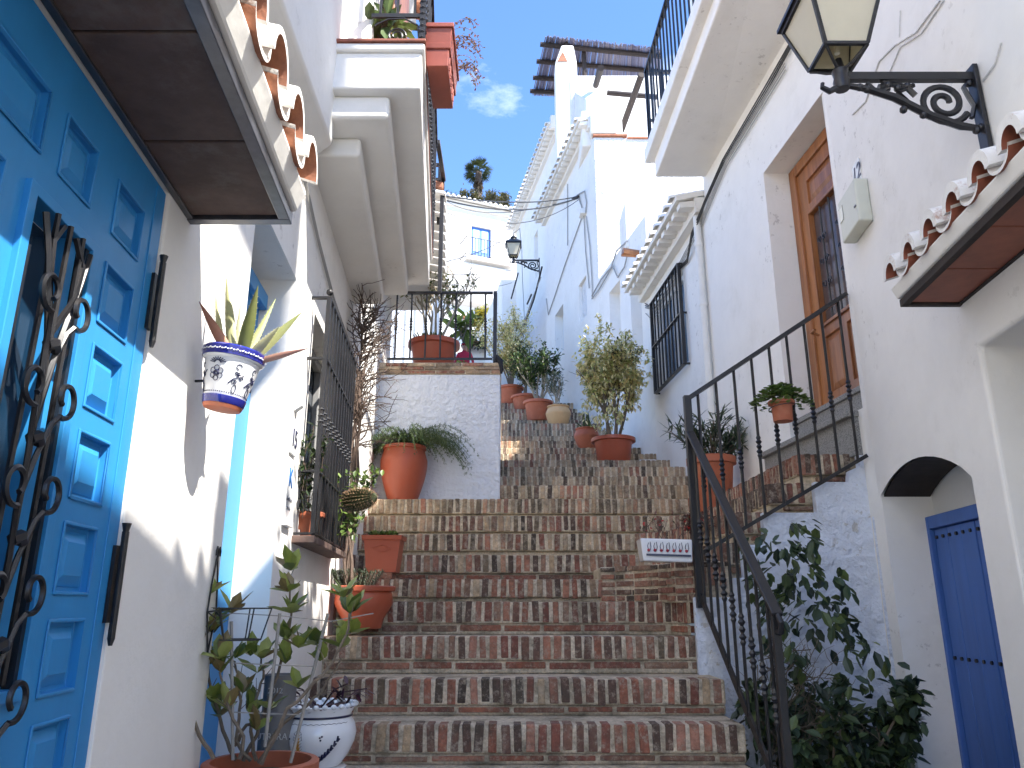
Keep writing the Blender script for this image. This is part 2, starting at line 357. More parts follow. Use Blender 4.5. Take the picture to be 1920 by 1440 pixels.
def bricks_on(mb, poly, z, h, mixf, both=True, pitch=.061, smooth_i=0, stretch=True, only=None):
    """soldier course under the nosing + a stretcher course below, laid along a polyline in plan"""
    seglen=[(Vector(poly[i+1])-Vector(poly[i])).length for i in range(len(poly)-1)]; tot=sum(seglen)
    def loc(s):
        for i,L in enumerate(seglen):
            if s<=L or i==len(seglen)-1:
                a=Vector(poly[i]); b=Vector(poly[i+1]); t=(b-a)/L; return a+t*s, t
            s-=L
    sh=min(.125 if mixf<=.3 else .128,h-.028); s=rng.uniform(.02,.05)
    def col():
        c=rng.choice(TAN if rng.random()<mixf else RED); f=rng.uniform(.8,1.2); return (c[0]*f,c[1]*f,c[2]*f)
    while s<tot-.03:
        w=rng.uniform(.036,.046); p,t=loc(s); nrm=Vector((t.y,-t.x)); T=Vector((t.x,t.y,0)); N=Vector((nrm.x,nrm.y,0))
        up=Vector((0,0,1))+T*rng.uniform(-.06,.06)+N*rng.uniform(-.02,.02)
        zt=z+rng.uniform(-.004,.003); hh=sh*rng.uniform(.93,1.03); dep=.115; pr=rng.uniform(.002,.011)
        c=Vector((p.x,p.y,zt-hh/2))+N*(pr-dep/2)
        mb.obox(c,T*(w/2),N*(dep/2),up*(hh/2),col()); s+=pitch*rng.uniform(.92,1.08)
    if not stretch or h<.15 or mixf>.3: return
    s=rng.uniform(0,.15)
    zb=z-sh-.018; hs=min(.036,h-sh-.03)
    if hs<.012: return
    while s<tot-.05:
        L=rng.uniform(.22,.27); e=min(s+L,tot-.01); p,t=loc((s+e)/2); p2,_=loc(s); p3,_=loc(e); L2=(p3-p2).length
        t2=(p3-p2).normalized() if L2>.01 else t; pm=(p2+p3)/2
        T=Vector((t2.x,t2.y,0)); N=Vector((t2.y,-t2.x,0)); 
        c=rng.choice(RED[:6] if mixf<.5 else TAN)
        mb.obox(Vector((pm.x,pm.y,zb-hs/2+rng.uniform(-.003,.003)))+N*(rng.uniform(.0,.006)-.062),T*(L2/2),N*.05,Vector((0,0,hs/2)),c); s=e+.022
def wl(d): return WL.x0+WL.k*d-.03
POLY={8:[(1.03,5.84),(1.13,5.6),(1.18,5.2),(1.22,4.9),(1.27,4.725),(1.42,4.71)],
      9:[(.95,6.15),(1.17,5.92),(1.24,5.3),(1.30,4.95),(1.38,4.72),(1.66,4.705)],
      10:[(1.3,6.49),(1.5,6.25),(1.57,5.5),(1.59,4.735),(1.86,4.72)],
      11:[(1.55,6.80),(1.75,6.5),(1.77,5.75),(1.79,4.75),(2.13,4.735)]}
def mixf_(i): return 0.05 if i<7 else (.25 if i<9 else (.85 if i>10 else .6))
for i,(y,z) in enumerate(LV[:-1]):
    y2=LV[i+1][0]; zp=LV[i-1][1] if i else z-.18; h=z-zp
    lx=wl(y)
    if i>=12: lx=-.24 if i==12 else -.12-.006*y
    if i<=5: pl=[(lx,y),(1.13,y+.0)]; back=[(1.13,y2+.25),(lx-.05,y2+.25)]
    elif i==6: pl=[(lx,y),(.85,y),(.98,4.99),(1.04,4.86),(1.055,4.74)]; back=[(1.055,y2+.3),(lx-.05,y2+.3)]
    elif i==7: pl=[(lx,y),(1.0,y)]; back=[(1.05,y2+.5),(lx-.05,y2+.5)]
    elif i in POLY: pl=[(lx,y)]+POLY[i]; e=pl[-1]; back=[(2.3,e[1]),(2.3,y2+.3),(lx-.05,y2+.3)]
    elif i<=16:
        rx=WD.x0+WD.k*y+.05; pl=[(lx,y),(rx,y)]; back=[(rx,y2+.3),(lx-.05,y2+.3)]
    else:
        rx=min(WF.x0+WF.k*y+.03, 1.75); pl=[(lx,y),(rx,y)]; back=[(rx,y2+.3),(lx-.05,y2+.3)]
    near=i<10
    b=MB(); zlow=(.03 if i==8 else zp-.002) if i else -1.6; zs=z-min(.132,h-.03)
    b.prism(pl+back, zs, z-.003); b.prism([(x_,y_+(.016 if i<7 else .032)) for x_,y_ in pl]+back, zlow, zs+.001)
    if i<=6: pass
    st=b.build('step',MORTAR if i<9 else MORTARF,stairs,bevel=.012)
    k=MB(); mixf=0.05 if i<7 else (.25 if i<9 else (.85 if i>10 else .6))
    if i in POLY: bricks_on(k,pl[:2],z,h,mixf); bricks_on(k,pl[1:],z,h,0)
    else: bricks_on(k,pl,z,h,mixf)
    k.build('brickwork',BRICK if i<9 else BRICKF,st,bevel=.005 if i<14 else 0,seg=1 if i>8 else 2)
SS=[(.60,5.40),(.70,5.35),(.81,5.25),(.93,5.02),(1.0,4.85),(1.09,4.725),(1.30,4.71)]
b=MB(); b.prism(SS+[(1.30,5.9),(.60,5.9)],.03,.268); st=b.build('corner_step',MORTAR,stairs,bevel=.012)
k=MB()
for ri,zc in enumerate((.252,.202,.152,.102,.06)):
    seg=SS[:-1] if ri else SS
    for a in range(len(seg)-1):
        A=Vector(seg[a]); B=Vector(seg[a+1]); t=(B-A).normalized(); L0=(B-A).length; q=-rng.uniform(0,.05)
        while q<L0-.02:
            e=min(q+rng.uniform(.09,.22),L0); q=max(q,0); p=A+t*((q+e)/2); N=Vector((t.y,-t.x,0)); c=rng.choice(RED); f=rng.uniform(.75,1.15)
            k.obox(Vector((p.x,p.y,zc+rng.uniform(-.004,.004)))+N*(rng.uniform(-.002,.012)-.045),Vector((t.x,t.y,rng.uniform(-.02,.02)))*((e-q)/2-.007),N*.05,Vector((0,0,rng.uniform(.013,.019))),(c[0]*f,c[1]*f,c[2]*f)); q=e
k2=[(1.09,4.722),(1.32,4.706)]; bricks_on(k,k2,.235,.14,.1,stretch=False)
k.build('brickwork',BRICK,st,bevel=.004)
# white side of the stair above the sunken court, stepped under the brick steps
b=MB()
prof=[(1.06,-1.6),(1.06,.06),(1.30,.06),(1.30,.17),(1.36,.17),(1.36,.36),(1.50,.36),(1.50,.55),(1.83,.55),(1.83,.735),(2.04,.735),(2.05,.80),(2.12,.83),(2.12,.93),(2.155,.95),(2.155,-1.6)]
b.extr([(x,4.645,z) for x,z in prof],(0,.045,0)); b.extr([(x,4.69,z-.02) for x,z in prof[2:]+[(1.36,-1.6)]],(0,.012,0))
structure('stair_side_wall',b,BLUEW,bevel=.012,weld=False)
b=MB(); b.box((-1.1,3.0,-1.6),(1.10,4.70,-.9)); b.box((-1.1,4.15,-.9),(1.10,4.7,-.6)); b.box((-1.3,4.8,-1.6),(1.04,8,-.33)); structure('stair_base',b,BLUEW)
# ground above the stairs
b=MB(); b.poly([(-3.5,13.25,3.43),(1.3,13.25,3.43),(.2,21,5.6),(-4,21,5.6)]); b.poly([(-4,21,5.6),(.2,21,5.6),(-1,30,10.0),(-6,30,10.0)]); b.poly([(-14,30,10),(8,30,10),(10,46,12),(-16,46,12)])
structure('upper_street',b,GROUND)

# ================================================================== LEFT SIDE
# ---- nearest house with the blue door
hA=thing('near_left_house','white house front with the big sky blue door and clay canopy','house',(-.9,1.2,-1.6))
w=wallgrid(WL,-3,2.48,-1.6,6.0,[(.72,1.714,-1.6,1.0,.05)],T=.7); w.build('wall',WHITE,hA,bevel=.012,weld=True)
dr=MB(WL.P); NF=-.006
cols_=[(.785,.925),(.985,1.165),(1.235,1.356),(1.465,1.60)]
pan=[(a,b,.762,.878) for a,b in cols_]+[(1.465,1.60,.864-.178*k-.122,.864-.178*k) for k in range(1,13)]+[(.945,1.08,.864-.178*k-.122,.864-.178*k) for k in range(1,13)]
pan+=[(1.17,1.37,-.42,-.24),(1.17,1.37,-.68,-.48),(1.17,1.37,-.95,-.75)]
gl=(1.165,1.385,-.13,.675)
wallgrid(WL,.725,1.709,-1.55,.99,[(a,b,p,q,.016) for a,b,p,q in pan]+[(*gl,.05)],T=.06,mb=dr,nface=NF)
for a,b,p,q in pan:
    dr.frus((a+.008,p+.008),(b-.008,q-.008),NF-.015,(a+.032,p+.030),(b-.032,q-.030),NF-.003)
    for (x0,x1,y0,y1) in ((a-.006,a,p-.006,q+.006),(b,b+.006,p-.006,q+.006),(a,b,p-.006,p),(a,b,q,q+.006)): dr.box((x0,NF,y0),(x1,NF+.004,y1))
door=dr.build('door',BLUED,hA,bevel=.0025,weld=True)
d2=MB(WL.P)
for (x0,x1,y0,y1) in ((gl[0]-.02,gl[0]+.004,gl[2]-.02,gl[3]+.02),(gl[1]-.004,gl[1]+.022,gl[2]-.02,gl[3]+.02),(gl[0],gl[1],gl[2]-.02,gl[2]),(gl[0],gl[1],gl[3],gl[3]+.02)): d2.box((x0,NF-.002,y0),(x1,NF+.012,y1))
d2.box((1.325,NF-.04,gl[2]),(1.36,NF-.01,gl[3])); d2.box((1.60+.05,NF,-1.5),(1.655,NF+.003,.98))
d2.build('door_moulding',BLUED,door,bevel=.003)
d3=MB(WL.P); d3.box((gl[0]+.002,NF-.048,gl[2]+.002),(1.325,NF-.043,gl[3]-.002)); d3.build('door_glass',GLASSD,door)
gr=MB(WL.P)
gr.box((gl[1]-.016,NF-.03,gl[2]),(gl[1]-.002,NF+.004,gl[3])); gr.box((gl[0],NF-.03,gl[2]),(gl[0]+.012,NF+.004,gl[3]))
def scroll(cx,cz,r,turns,a0,sg=1,n=.03,steps=26,r1=.25):
    return [(cx+sg*(r*(1-(1-r1)*t/steps))*math.cos(a0+turns*2*math.pi*t/steps),n,cz+(r*(1-(1-r1)*t/steps))*math.sin(a0+turns*2*math.pi*t/steps)) for t in range(steps+1)]
for s0 in (1.215,1.262,1.31):
    gr.tube([(s0,.012,gl[2]+.01),(s0,.020,gl[3]-.01)],.0055,6)
for k in range(5):
    zc=.52-.165*k
    for sg,cx in ((1,1.318),(-1,1.212)):
        gr.tube(scroll(cx,zc,.036,.95,R(-110),sg,n=.034,r1=.45),.0052,5)
        gr.tube([(1.265,.014,zc-.17),(1.265+sg*.012,.02,zc-.11),(1.265+sg*.030,.028,zc-.05),(cx-sg*.012,.034,zc-.034)],.005,5)
    gr.tube([(1.250,.02,zc-.085),(1.265,.026,zc-.078),(1.28,.02,zc-.085)],.011,6)
for sg in (-1,1):
    gr.tube([(1.265,.014,.46),(1.265+sg*.045,.022,.54),(1.265+sg*.055,.022,.61),(1.265+sg*.022,.018,.655)],.006,5)
    gr.tube([(1.265,.014,.30),(1.265+sg*.02,.022,.45),(1.265+sg*.06,.022,.58),(1.265+sg*.085,.018,.65)],.006,5)
gr.build('door_grille',IRON,door,smooth=True)
for z0,z1 in ((.60,.80),(-.06,.16)):
    hg=MB(WL.P); hg.tube([(1.700,.014,z0),(1.700,.014,z1)],.0075,8); hg.tube([(1.700,.014,z1),(1.70,.014,z1+.018)],[.006,.010],8); hg.tube([(1.700,.014,z0-.016),(1.70,.014,z0)],[.004,.008],8); hg.box((1.690,-.005,z0+.03),(1.712,.003,z1-.03)); hg.build('hinge',IRON,door,smooth=True)
kn=MB(WL.P); kn.tube([(1.13,-.005,.08),(1.13,.03,.08)],[.016,.02],10); kn.tube([(1.13,.03,.09),(1.13,.036,.03)],.008,8); kn.build('handle',IRON,door,smooth=True)
# canopy over the blue door
def canopy(W, root, d0, d1, z, depth, pitch, soff, tilem, first, count, under=TILE, lean=.02, th=.014):
    s=MB(W.P)
    n=max(1,round((d1-d0-.06)/.33))
    for k in range(n):
        a=d0+.03+(d1-d0-.06)*k/n; b=d0+.03+(d1-d0-.06)*(k+1)/n
        s.box((a+.004,.0,z+.004),(b-.004,depth-.03,z+.016))
    can=s.build('door_canopy',soff,root,bevel=.003)
    f=MB(W.P)
    f.box((d1-.03,.0,z-.006),(d1,depth,z+.028)); f.box((d0,.0,z-.006),(d0+.03,depth,z+.028)); f.box((d0+.03,depth-.03,z-.006),(d1-.03,depth,z+.028)); f.box((d0+.03,0,z-.004),(d1-.03,.018,z+.003))
    f.build('canopy_frame',FRAMEM if soff is SOFD else DWOOD,can,bevel=.002)
    sl=MB(W.P); sl.hexa([(d0,0,z+.03),(d1,0,z+.03),(d1,depth+.01,z+.03),(d0,depth+.01,z+.03),(d0,0,z+.20),(d1,0,z+.20),(d1,depth+.035,z+.085),(d0,depth+.035,z+.085)]); sl.build('canopy_slab',WHITE2,can,bevel=.008)
    for k in range(count):
        dc=first-pitch*k
        t=MB(W.P); Rr=pitch*.37; N=10
        def arc(nn,zz,rad,up=True): return [(dc+rad*math.cos(math.pi*j/N),nn,zz+(rad*math.sin(math.pi*j/N)*1.25)) for j in range(N+1)]
        o1=arc(depth+.06,z+.095+lean,Rr); i1=arc(depth+.06,z+.095+lean,Rr-th); o2=arc(-.0,z+.225,Rr*.8); i2=arc(-.0,z+.225,Rr*.8-th)
        I=[[t.pt(p) for p in L] for L in (o1,i1,o2,i2)]
        for j in range(N):
            t.face((I[0][j],I[0][j+1],I[2][j+1],I[2][j]),m=0); t.face((I[1][j+1],I[1][j],I[3][j],I[3][j+1]),m=1); t.face((I[0][j+1],I[0][j],I[1][j],I[1][j+1]),m=0)
        t.face((I[0][0],I[2][0],I[3][0],I[1][0]),m=0); t.face((I[0][N],I[1][N],I[3][N],I[2][N]),m=0)
        t.build('roof_tile',[tilem,under],can,smooth=True,ang=50)
        u=MB(W.P); dc2=dc-pitch/2   # channel tile between, concave side up
        def ar2(nn,zz,rad): return [(dc2+rad*math.cos(math.pi*j/N),nn,zz-rad*.8*math.sin(math.pi*j/N)) for j in range(N+1)]
        o1=ar2(depth+.045,z+.105+lean,Rr*.9); i1=ar2(depth+.045,z+.118+lean,Rr*.9); o2=ar2(0,z+.235,Rr*.9); i2=ar2(0,z+.248,Rr*.9)
        I=[[u.pt(p) for p in L] for L in (o1,i1,o2,i2)]
        for j in range(N):
            u.face((I[0][j],I[0][j+1],I[2][j+1],I[2][j]),m=1); u.face((I[1][j+1],I[1][j],I[3][j],I[3][j+1]),m=0); u.face((I[0][j+1],I[0][j],I[1][j],I[1][j+1]),m=0)
        u.build('channel_tile',[tilem,under],can,smooth=True,ang=50)
    return can
canopy(WL,hA,.45,1.875,1.0,.275,.20,SOFD,TILEW,1.80,7)
# ---- house number 15
h15=thing('house_with_corbelled_balcony','white house on the left with number 15 plate and stepped corbels under its balcony','house',(-1.0,3.9,-1.6))
w=wallgrid(WL,2.48,5.36,-1.6,2.32,[(2.482,3.22,-1.6,1.43,.19),(3.70,4.60,.36,1.46,.16)],T=.8); w.build('wall',WHITE2,h15,bevel=.014,weld=True)
b=MB(WL.P); b.box((2.49,-.185,-1.6),(3.215,-.155,1.35)); b.box((2.49,-.155,-1.6),(2.56,-.12,1.35)); b.box((2.49,-.155,1.28),(3.215,-.12,1.35)); b.build('door',BLUED,h15,bevel=.004,label='narrow strip of bright blue door inside the recess')
b=MB(WL.P); b.box((3.72,-.155,.38),(4.58,-.14,1.44)); b.build('window_glass',GLASSD,h15)
b=MB(WL.P)
for a,c_ in ((3.70,3.75),(4.13,4.17),(4.55,4.60)): b.box((a,-.14,.37),(c_,-.10,1.45))
b.box((3.70,-.139,1.40),(4.60,-.101,1.45)); b.box((3.70,-.139,.37),(4.60,-.101,.42)); b.build('window_frame',mat('grey_frame',(.25,.25,.25),.6),h15,bevel=.004)
b=MB(WL.P); b.box((3.56,-.02,.285),(4.72,.105,.318)); sill=b.build('window_sill',SOFD,h15,bevel=.004)
gr=MB(WL.P)
GD0,GD1,GN=3.60,4.68,.088
def wbar(m_,a,b_,w_,h_=None): m_.bar(WL.P(*a),WL.P(*b_),w_,h_)
g0=MB()
for z in (.33,.62,1.18,1.50):
    g0.bar(WL.P(GD0,GN,z),WL.P(GD1,GN,z),.024,.010); g0.bar(WL.P(GD0,0,z),WL.P(GD0,GN,z),.024,.010); g0.bar(WL.P(GD1,0,z),WL.P(GD1,GN,z),.024,.010)
nb=11
for k in range(nb+1):
    d=GD0+(GD1-GD0)*k/nb
    g0.bar(WL.P(d,GN,.33),WL.P(d,GN,1.505),.021)
    for zz in (.86,.89,.92): g0.lathe([(.009,-.012),(.017,0),(.009,.012)],WL.P(d,GN,zz),8)
g0.ball(WL.P(GD0,GN,1.53),.018)
g0.build('window_grille',IRON,h15,smooth=True,ang=30)
# scroll at the grille top
# bell, number plate, plaque
b=MB(WL.P); b.frus((3.385,.86),(3.44,.93),0,(3.39,.885),(3.435,.925),.035); b.build('doorbell_hood',LABELW,h15,bevel=.004)
b=MB(WL.P); b.box((3.345,0,.66),(3.465,.010,.80)); pl=b.build('number_plate',LABELW,h15,bevel=.003)
q=WL.P(3.405,.0115,.73); text('15',.115,INK,'number',pl,q,(-.08,1,0),(0,0,1))
b=MB(WL.P); b.box((3.33,0,.37),(3.46,.009,.61)); pq=b.build('plaque',LABELW,h15,bevel=.003)
text('K',.12,LABELB,'logo',pq,WL.P(3.395,.0105,.55),(-.08,1,0),(0,0,1)); text('Casa Rural',.026,LABELG,'lettering',pq,WL.P(3.395,.0105,.46),(-.08,1,0),(0,0,1)); text('Andalucia',.018,LABELG,'small_lettering',pq,WL.P(3.395,.0105,.42),(-.08,1,0),(0,0,1))
b=MB(WL.P); b.box((3.32,0,.34),(3.47,.022,.365)); b.build('plaque_ledge',LABELW,h15,bevel=.003)
# corbelled underside: inverted steps
def slab(m_,x0a,y0,x0b,y1,z0,z1,back=-1.6):
    m_.hexa([(back,y0,z0),(x0a,y0,z0),(x0b,y1,z0),(back,y1,z0),(back,y0,z1),(x0a,y0,z1),(x0b,y1,z1),(back,y1,z1)])
b=MB(); slab(b,-.735,3.26,-.925,5.17,2.10,2.2); 
cb=b.build('corbel',WHITE2,h15,bevel=.02,seg=3)
b=MB(); slab(b,-.575,3.10,-.765,5.24,2.20,2.32); b.build('corbel',WHITE2,h15,bevel=.02,seg=3)
b=MB(); slab(b,-.425,3.05,-.620,5.32,2.32,2.52); slab(b,-.41,3.03,-.605,5.34,2.52,2.56); bal=b.build('balcony',WHITE2,h15,bevel=.012,seg=3)
b=MB(); slab(b,-.405,3.02,-.60,5.35,2.56,2.575); b.build('balcony_tile_edge',SOFR,bal,bevel=.003)
# mass of upper storey (near pilaster, sloped cove) 
b=MB(); slab(b,-.69,3.16,-.90,5.30,2.576,4.9,back=-3); b.build('upper_wall',WHITE2,h15,bevel=.02,seg=3)
b=MB(); 
b.extr([(-1.2,1.2,1.98),(-.90,1.2,2.02),(-.80,1.2,2.10),(-.78,1.2,2.5),(-.78,1.2,5),(-3,1.2,5),(-3,1.2,1.98)],(-.05,1.98,0)); b.build('upper_front',WHITE2,h15,smooth=True,ang=25,bevel=.015)
b=MB(); b.extr([(-1.25,1.2,1.86),(-.95,1.2,1.92),(-.92,1.2,1.98),(-1.25,1.2,1.98)],(-.05,2.06,0)); b.build('moulding',WHITE2,h15,bevel=.012)
b=MB(); b.box((-.688,3.45,2.6),(-.64,3.52,4.6)); b.box((-.72,3.55,2.6),(-.70,4.3,4.6)); b.build('balcony_door',WOOD,h15,bevel=.004)
b=MB(); 
for k in range(9):
    y=2.6+k*.32; b.hexa([(-1.2,y,4.84),(-.50-.02*k,y,4.72),(-.50-.02*k,y+.2,4.72),(-1.2,y+.2,4.84),(-1.2,y,4.9),(-.50-.02*k,y,4.78),(-.50-.02*k,y+.2,4.78),(-1.2,y+.2,4.9)],m=0)
b.hexa([(-1.2,2.5,4.62),(-.62,2.5,4.62),(-.84,5.36,4.62),(-1.3,5.36,4.62),(-1.2,2.5,4.80),(-.58,2.5,4.71),(-.80,5.36,4.71),(-1.3,5.36,4.80)],m=1)
b.build('roof_eave',[TILE,WHITE2],h15,bevel=.01)
# balcony railing
def rail_panel(mb, A, B, z0, z1, n, base=None, knob=.5, top=.03, r=.008, kn=True, twist=False):
    """top/bottom bars and turned balusters between plan points A and B; z may differ at the ends (tuples)"""
    A=Vector((A[0],A[1],0)); B=Vector((B[0],B[1],0)); z0=z0 if isinstance(z0,tuple) else (z0,z0); z1=z1 if isinstance(z1,tuple) else (z1,z1)
    def q(t,z): p=A.lerp(B,t); return (p.x,p.y,z[0]+(z[1]-z[0])*t)
    mb.bar(q(0,z0),q(1,z0),.012,.022)
    mb.bar(q(0,z1),q(1,z1),top,top*.6)
    for k in range(n):
        t=(k+.5)/n; a=Vector(q(t,z0)); b_=Vector(q(t,z1)); mb.tube([a,b_],r,6)
        if kn:
            c_=a.lerp(b_,knob)
            for o_ in ((-.055,.6),(-.03,1),(0,.8),(.03,1),(.055,.6)): mb.lathe([(r,-.014),(r+.010*o_[1],0),(r,.014)],c_+Vector((0,0,o_[0])),8)
b=MB(); rail_panel(b,(-.43,3.08),(-.60,5.28),2.63,3.48,17,knob=.35,top=.035,r=.007); rail_panel(b,(-.43,3.08),(-.68,3.08),2.755,3.48,3,knob=.5,top=.035,r=.007,kn=False)
b.bar((-.43,3.08,2.575),(-.43,3.08,3.5),.028); b.bar((-.605,5.3,2.575),(-.605,5.3,3.5),.022)
for k in range(9): b.lathe([(.013,-.012),(.021,0),(.013,.012)],(-.43,3.08,2.62+.035*k),8)
b.tube([(-.555+.045*math.cos(a)*(1-a/16),3.08,2.64+.045*math.sin(a)*(1-a/16)) for a in [i*.4 for i in range(26)]],.005,5)
b.tube([(-.66,3.08,2.70),(-.60,3.08,2.735),(-.52,3.08,2.74),(-.455,3.08,2.70),(-.445,3.08,2.60)],.005,5)
b.build('balcony_railing',IRON,bal,smooth=True,ang=30)
b=MB(); b.bar((-.60,5.42,3.62),(-.60,6.0,3.62),.035); b.bar((-.61,6.0,2.55),(-.61,6.0,3.64),.035); b.bar((-.61,6.0,3.62),(-.9,6.0,3.62),.03); b.bar((-.68,6.4,3.4),(-.68,6.4,4.02),.03); b.bar((-.68,6.4,4.02),(-.95,6.4,4.02),.03)
b.build('railing_frame',IRON,h15,bevel=.002)
# cables along the left wall
b=MB(WL.P)
for k in range(3): b.tube([(2.55,.012,2.0-.02*k),(3.1,.014,1.93-.02*k),(3.6,.012,1.83-.015*k),(4.2,.014,1.74-.02*k),(5.3,.012,1.72-.01*k)],.0035,4)
b.build('cable',CABLEG,h15)
# ---- next house on the left with clay eave
h17=thing('house_with_clay_eave','white house left of the terrace with overhanging orange clay eave tiles','house',(-1.3,7,0))
b=MB(WL.P); b.box((5.365,-1.5,-1.6),(8.3,0,3.42)); b.build('wall',WHITE2,h17,bevel=.01)
b=MB(); 
for k in range(12):
    y=5.95+k*.19; x=-.60-.085*(y-5.95); z=3.50
    b.hexa([(x-.5,y,z+.14),(x,y,z),(x,y+.10,z),(x-.5,y+.10,z+.14),(x-.5,y,z+.21),(x,y,z+.07),(x,y+.10,z+.07),(x-.5,y+.10,z+.21)],m=0)
    b.hexa([(x-.5,y,z+.06),(x+.02,y,z-.05),(x+.02,y+.16,z-.05),(x-.5,y+.16,z+.06),(x-.5,y,z+.09),(x+.02,y,z-.015),(x+.02,y+.16,z-.015),(x-.5,y+.16,z+.09)],m=1)
b.hexa([(-3,5.9,3.3),(-.75,5.9,3.3),(-.93,8.3,3.3),(-3,8.3,3.3),(-3,5.9,4.2),(-.95,5.9,3.58),(-1.15,8.3,3.58),(-3,8.3,4.2)],m=1)
b.build('roof_eave',[TILE,WHITE2],h17,bevel=.012)
# ---- white mass behind, sunlit
hb=thing('upper_left_house','plain sunlit white house wall seen behind the terrace tree','house',(-3,15,4))
b=MB(); b.hexa([(-6,15,0),(-1.52,15,0),(-2.0,20,0),(-6,20,0),(-6,15,7.2),(-1.52,15,7.2),(-2.0,20,7.2),(-6,20,7.2)]); b.build('wall',WHITE,hb,bevel=.02)
b=MB()
for k in range(8): b.box((-3.2+k*.2,14.96,3.6),(-3.05+k*.2,14.985,6.2))
b.build('gate',LABELW,hb,label='white slatted gate')
# ================================================================== TERRACE
ter=thing('terrace','white rough plastered terrace wall with a brick cap in the middle of the stairs','terrace wall',(-.65,7.1,.9))
b=MB(); b.prism([(-1.33,7.10),(-.112,7.10),(-.19,13.2),(-1.6,13.2)],.7,2.165); b.build('wall',PARA,ter,bevel=.012)
b=MB(); b.prism([(-1.31,7.10),(-.105,7.10),(-.18,13.2),(-1.58,13.2)],2.166,2.285); cap=b.build('cap',MORTARF,ter,bevel=.006)
k=MB()
for row in range(3):
    x=-1.29+rng.uniform(0,.1)-(.1 if row%2 else 0); z=2.188+row*.037
    while x<-.12:
        L=rng.uniform(.2,.28); e=min(x+L,-.108); c=rng.choice(TAN+RED[:3])
        if x>-1.3: k.box((x,7.088+rng.uniform(-.004,.004),z-.015),(e,7.2,z+.016+rng.uniform(-.003,.003)),c)
        x=e+.012
k.build('cap_brickwork',BRICKF,cap,bevel=.004)
tr=thing('terrace_railing','black iron railing with turned balusters standing on the terrace wall','railing',(-.65,7.15,2.285))
b=MB(); rail_panel(b,(-1.22,7.14),(-.19,7.14),2.335,3.03,7,knob=.52,top=.036,r=.009)
b.build('front_panel',IRON,tr,smooth=True,ang=30)
b=MB(); rail_panel(b,(-.165,7.17),(-.24,10.4),(2.335,2.36),(3.03,3.06),18,knob=.52,top=.036,r=.009); b.build('side_panel',IRON,tr,smooth=True,ang=30)
b=MB(); b.bar((-.168,7.14,2.28),(-.168,7.14,3.045),.036); b.build('post',IRON,tr,bevel=.003)
# pot on the terrace with bare branched tree
t=thing('potted_bare_tree','large terracotta pot with a bare branched sparse leaved tree on the terrace behind the railing','potted tree',(-.84,7.85,2.285))
pot(t,(-.84,7.85,2.285),.255,.46,PLTERRA,rim=.025,rimh=.06)
b=MB(); pts=[]
for k in range(5):
    a=k*1.26; grow(b,(-.84+.05*math.cos(a),7.85+.05*math.sin(a),2.72),(.32*math.cos(a)+.04,.3*math.sin(a),1),.52,.020,4,pts,wig=.20,kids=(3,4),spread=.75,upb=.3,ratio=.66,seg=4)
b.build('branch',PALEB,t,smooth=True)
l=MB(); G1=[(.09,.13,.03),(.13,.17,.04),(.07,.10,.03),(.20,.22,.07)]
low=[p for p in pts if p[0].z<3.45]; foliage(l,low,520,.05,.018,G1,.03,.3); foliage(l,pts,130,.05,.018,G1,.03,.4)
for k in range(220):
    a=rng.uniform(0,6.28); r_=rng.uniform(.05,.24); leaf(l,(-.84+r_*math.cos(a),7.85+r_*math.sin(a),2.73),(math.cos(a)*.5,math.sin(a)*.5,rng.uniform(.3,1)),Vector((0,0,1)),rng.uniform(.05,.1),.02,rng.choice(G1))
l.build('foliage',LEAF,t)

# ================================================================== RIGHT SIDE
# ---- nearest wall on the right, with cellar niche
hN=thing('near_right_house','white plastered house front at the right with cellar niche, clay canopy and number 12 plate','house',(1.9,3,-1.6))
b=MB(WN.P)
AD0,AD1=3.40,4.60
hol=[(2.05,3.15,-1.6,1.084,.42)]
wallgrid(WN,-2.6,.5,-1.6,3.9,[],T=.7,mb=b); wallgrid(WN,.5,AD0,-1.6,4.25,hol,T=.7,mb=b)
# wall above the arch
N=14; arc=[(AD0+(AD1-AD0)*k/N, .56+.19*math.sin(math.pi*k/N)**.75) for k in range(N+1)]
for k in range(N):
    (a,za),(c_,zc)=arc[k],arc[k+1]
    b.poly([(a,0,za),(c_,0,zc),(c_,0,4.25),(a,0,4.25)])
b.poly([(AD0,0,-1.6),(AD0,-.42,-1.6),(AD0,-.42,.60),(AD0,0,.56)])
b.poly([(AD1,0,-1.6),(AD1,-.42,-1.6),(AD1,-.42,.56),(AD1,0,.56)])
b.poly([(AD0,-.30,-1.6),(AD1,-.30,-1.6),(AD1,-.30,.9),(AD0,-.30,.9)])
wn=b.build('wall',BLUEW if False else WHITE2,hN,weld=True,bevel=.02,seg=3)
b=MB(WN.P)
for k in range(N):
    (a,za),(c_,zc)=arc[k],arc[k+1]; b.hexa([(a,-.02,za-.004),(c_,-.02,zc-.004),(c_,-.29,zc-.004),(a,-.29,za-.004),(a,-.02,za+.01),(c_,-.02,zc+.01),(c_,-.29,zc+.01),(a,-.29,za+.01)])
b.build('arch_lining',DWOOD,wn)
# far jamb in old limewash, leaning into the niche
b=MB(WN.P); b.hexa([(AD1-.04,.0,-1.6),(AD1+.03,.03,-1.6),(AD1+.03,-.30,-1.6),(AD1-.05,-.30,-1.6),(AD1-.01,.0,.535),(AD1+.03,.03,.535),(AD1+.03,-.30,.52),(AD1-.02,-.30,.50)]); b.build('niche_jamb',BLUEW,wn,bevel=.02,seg=3)
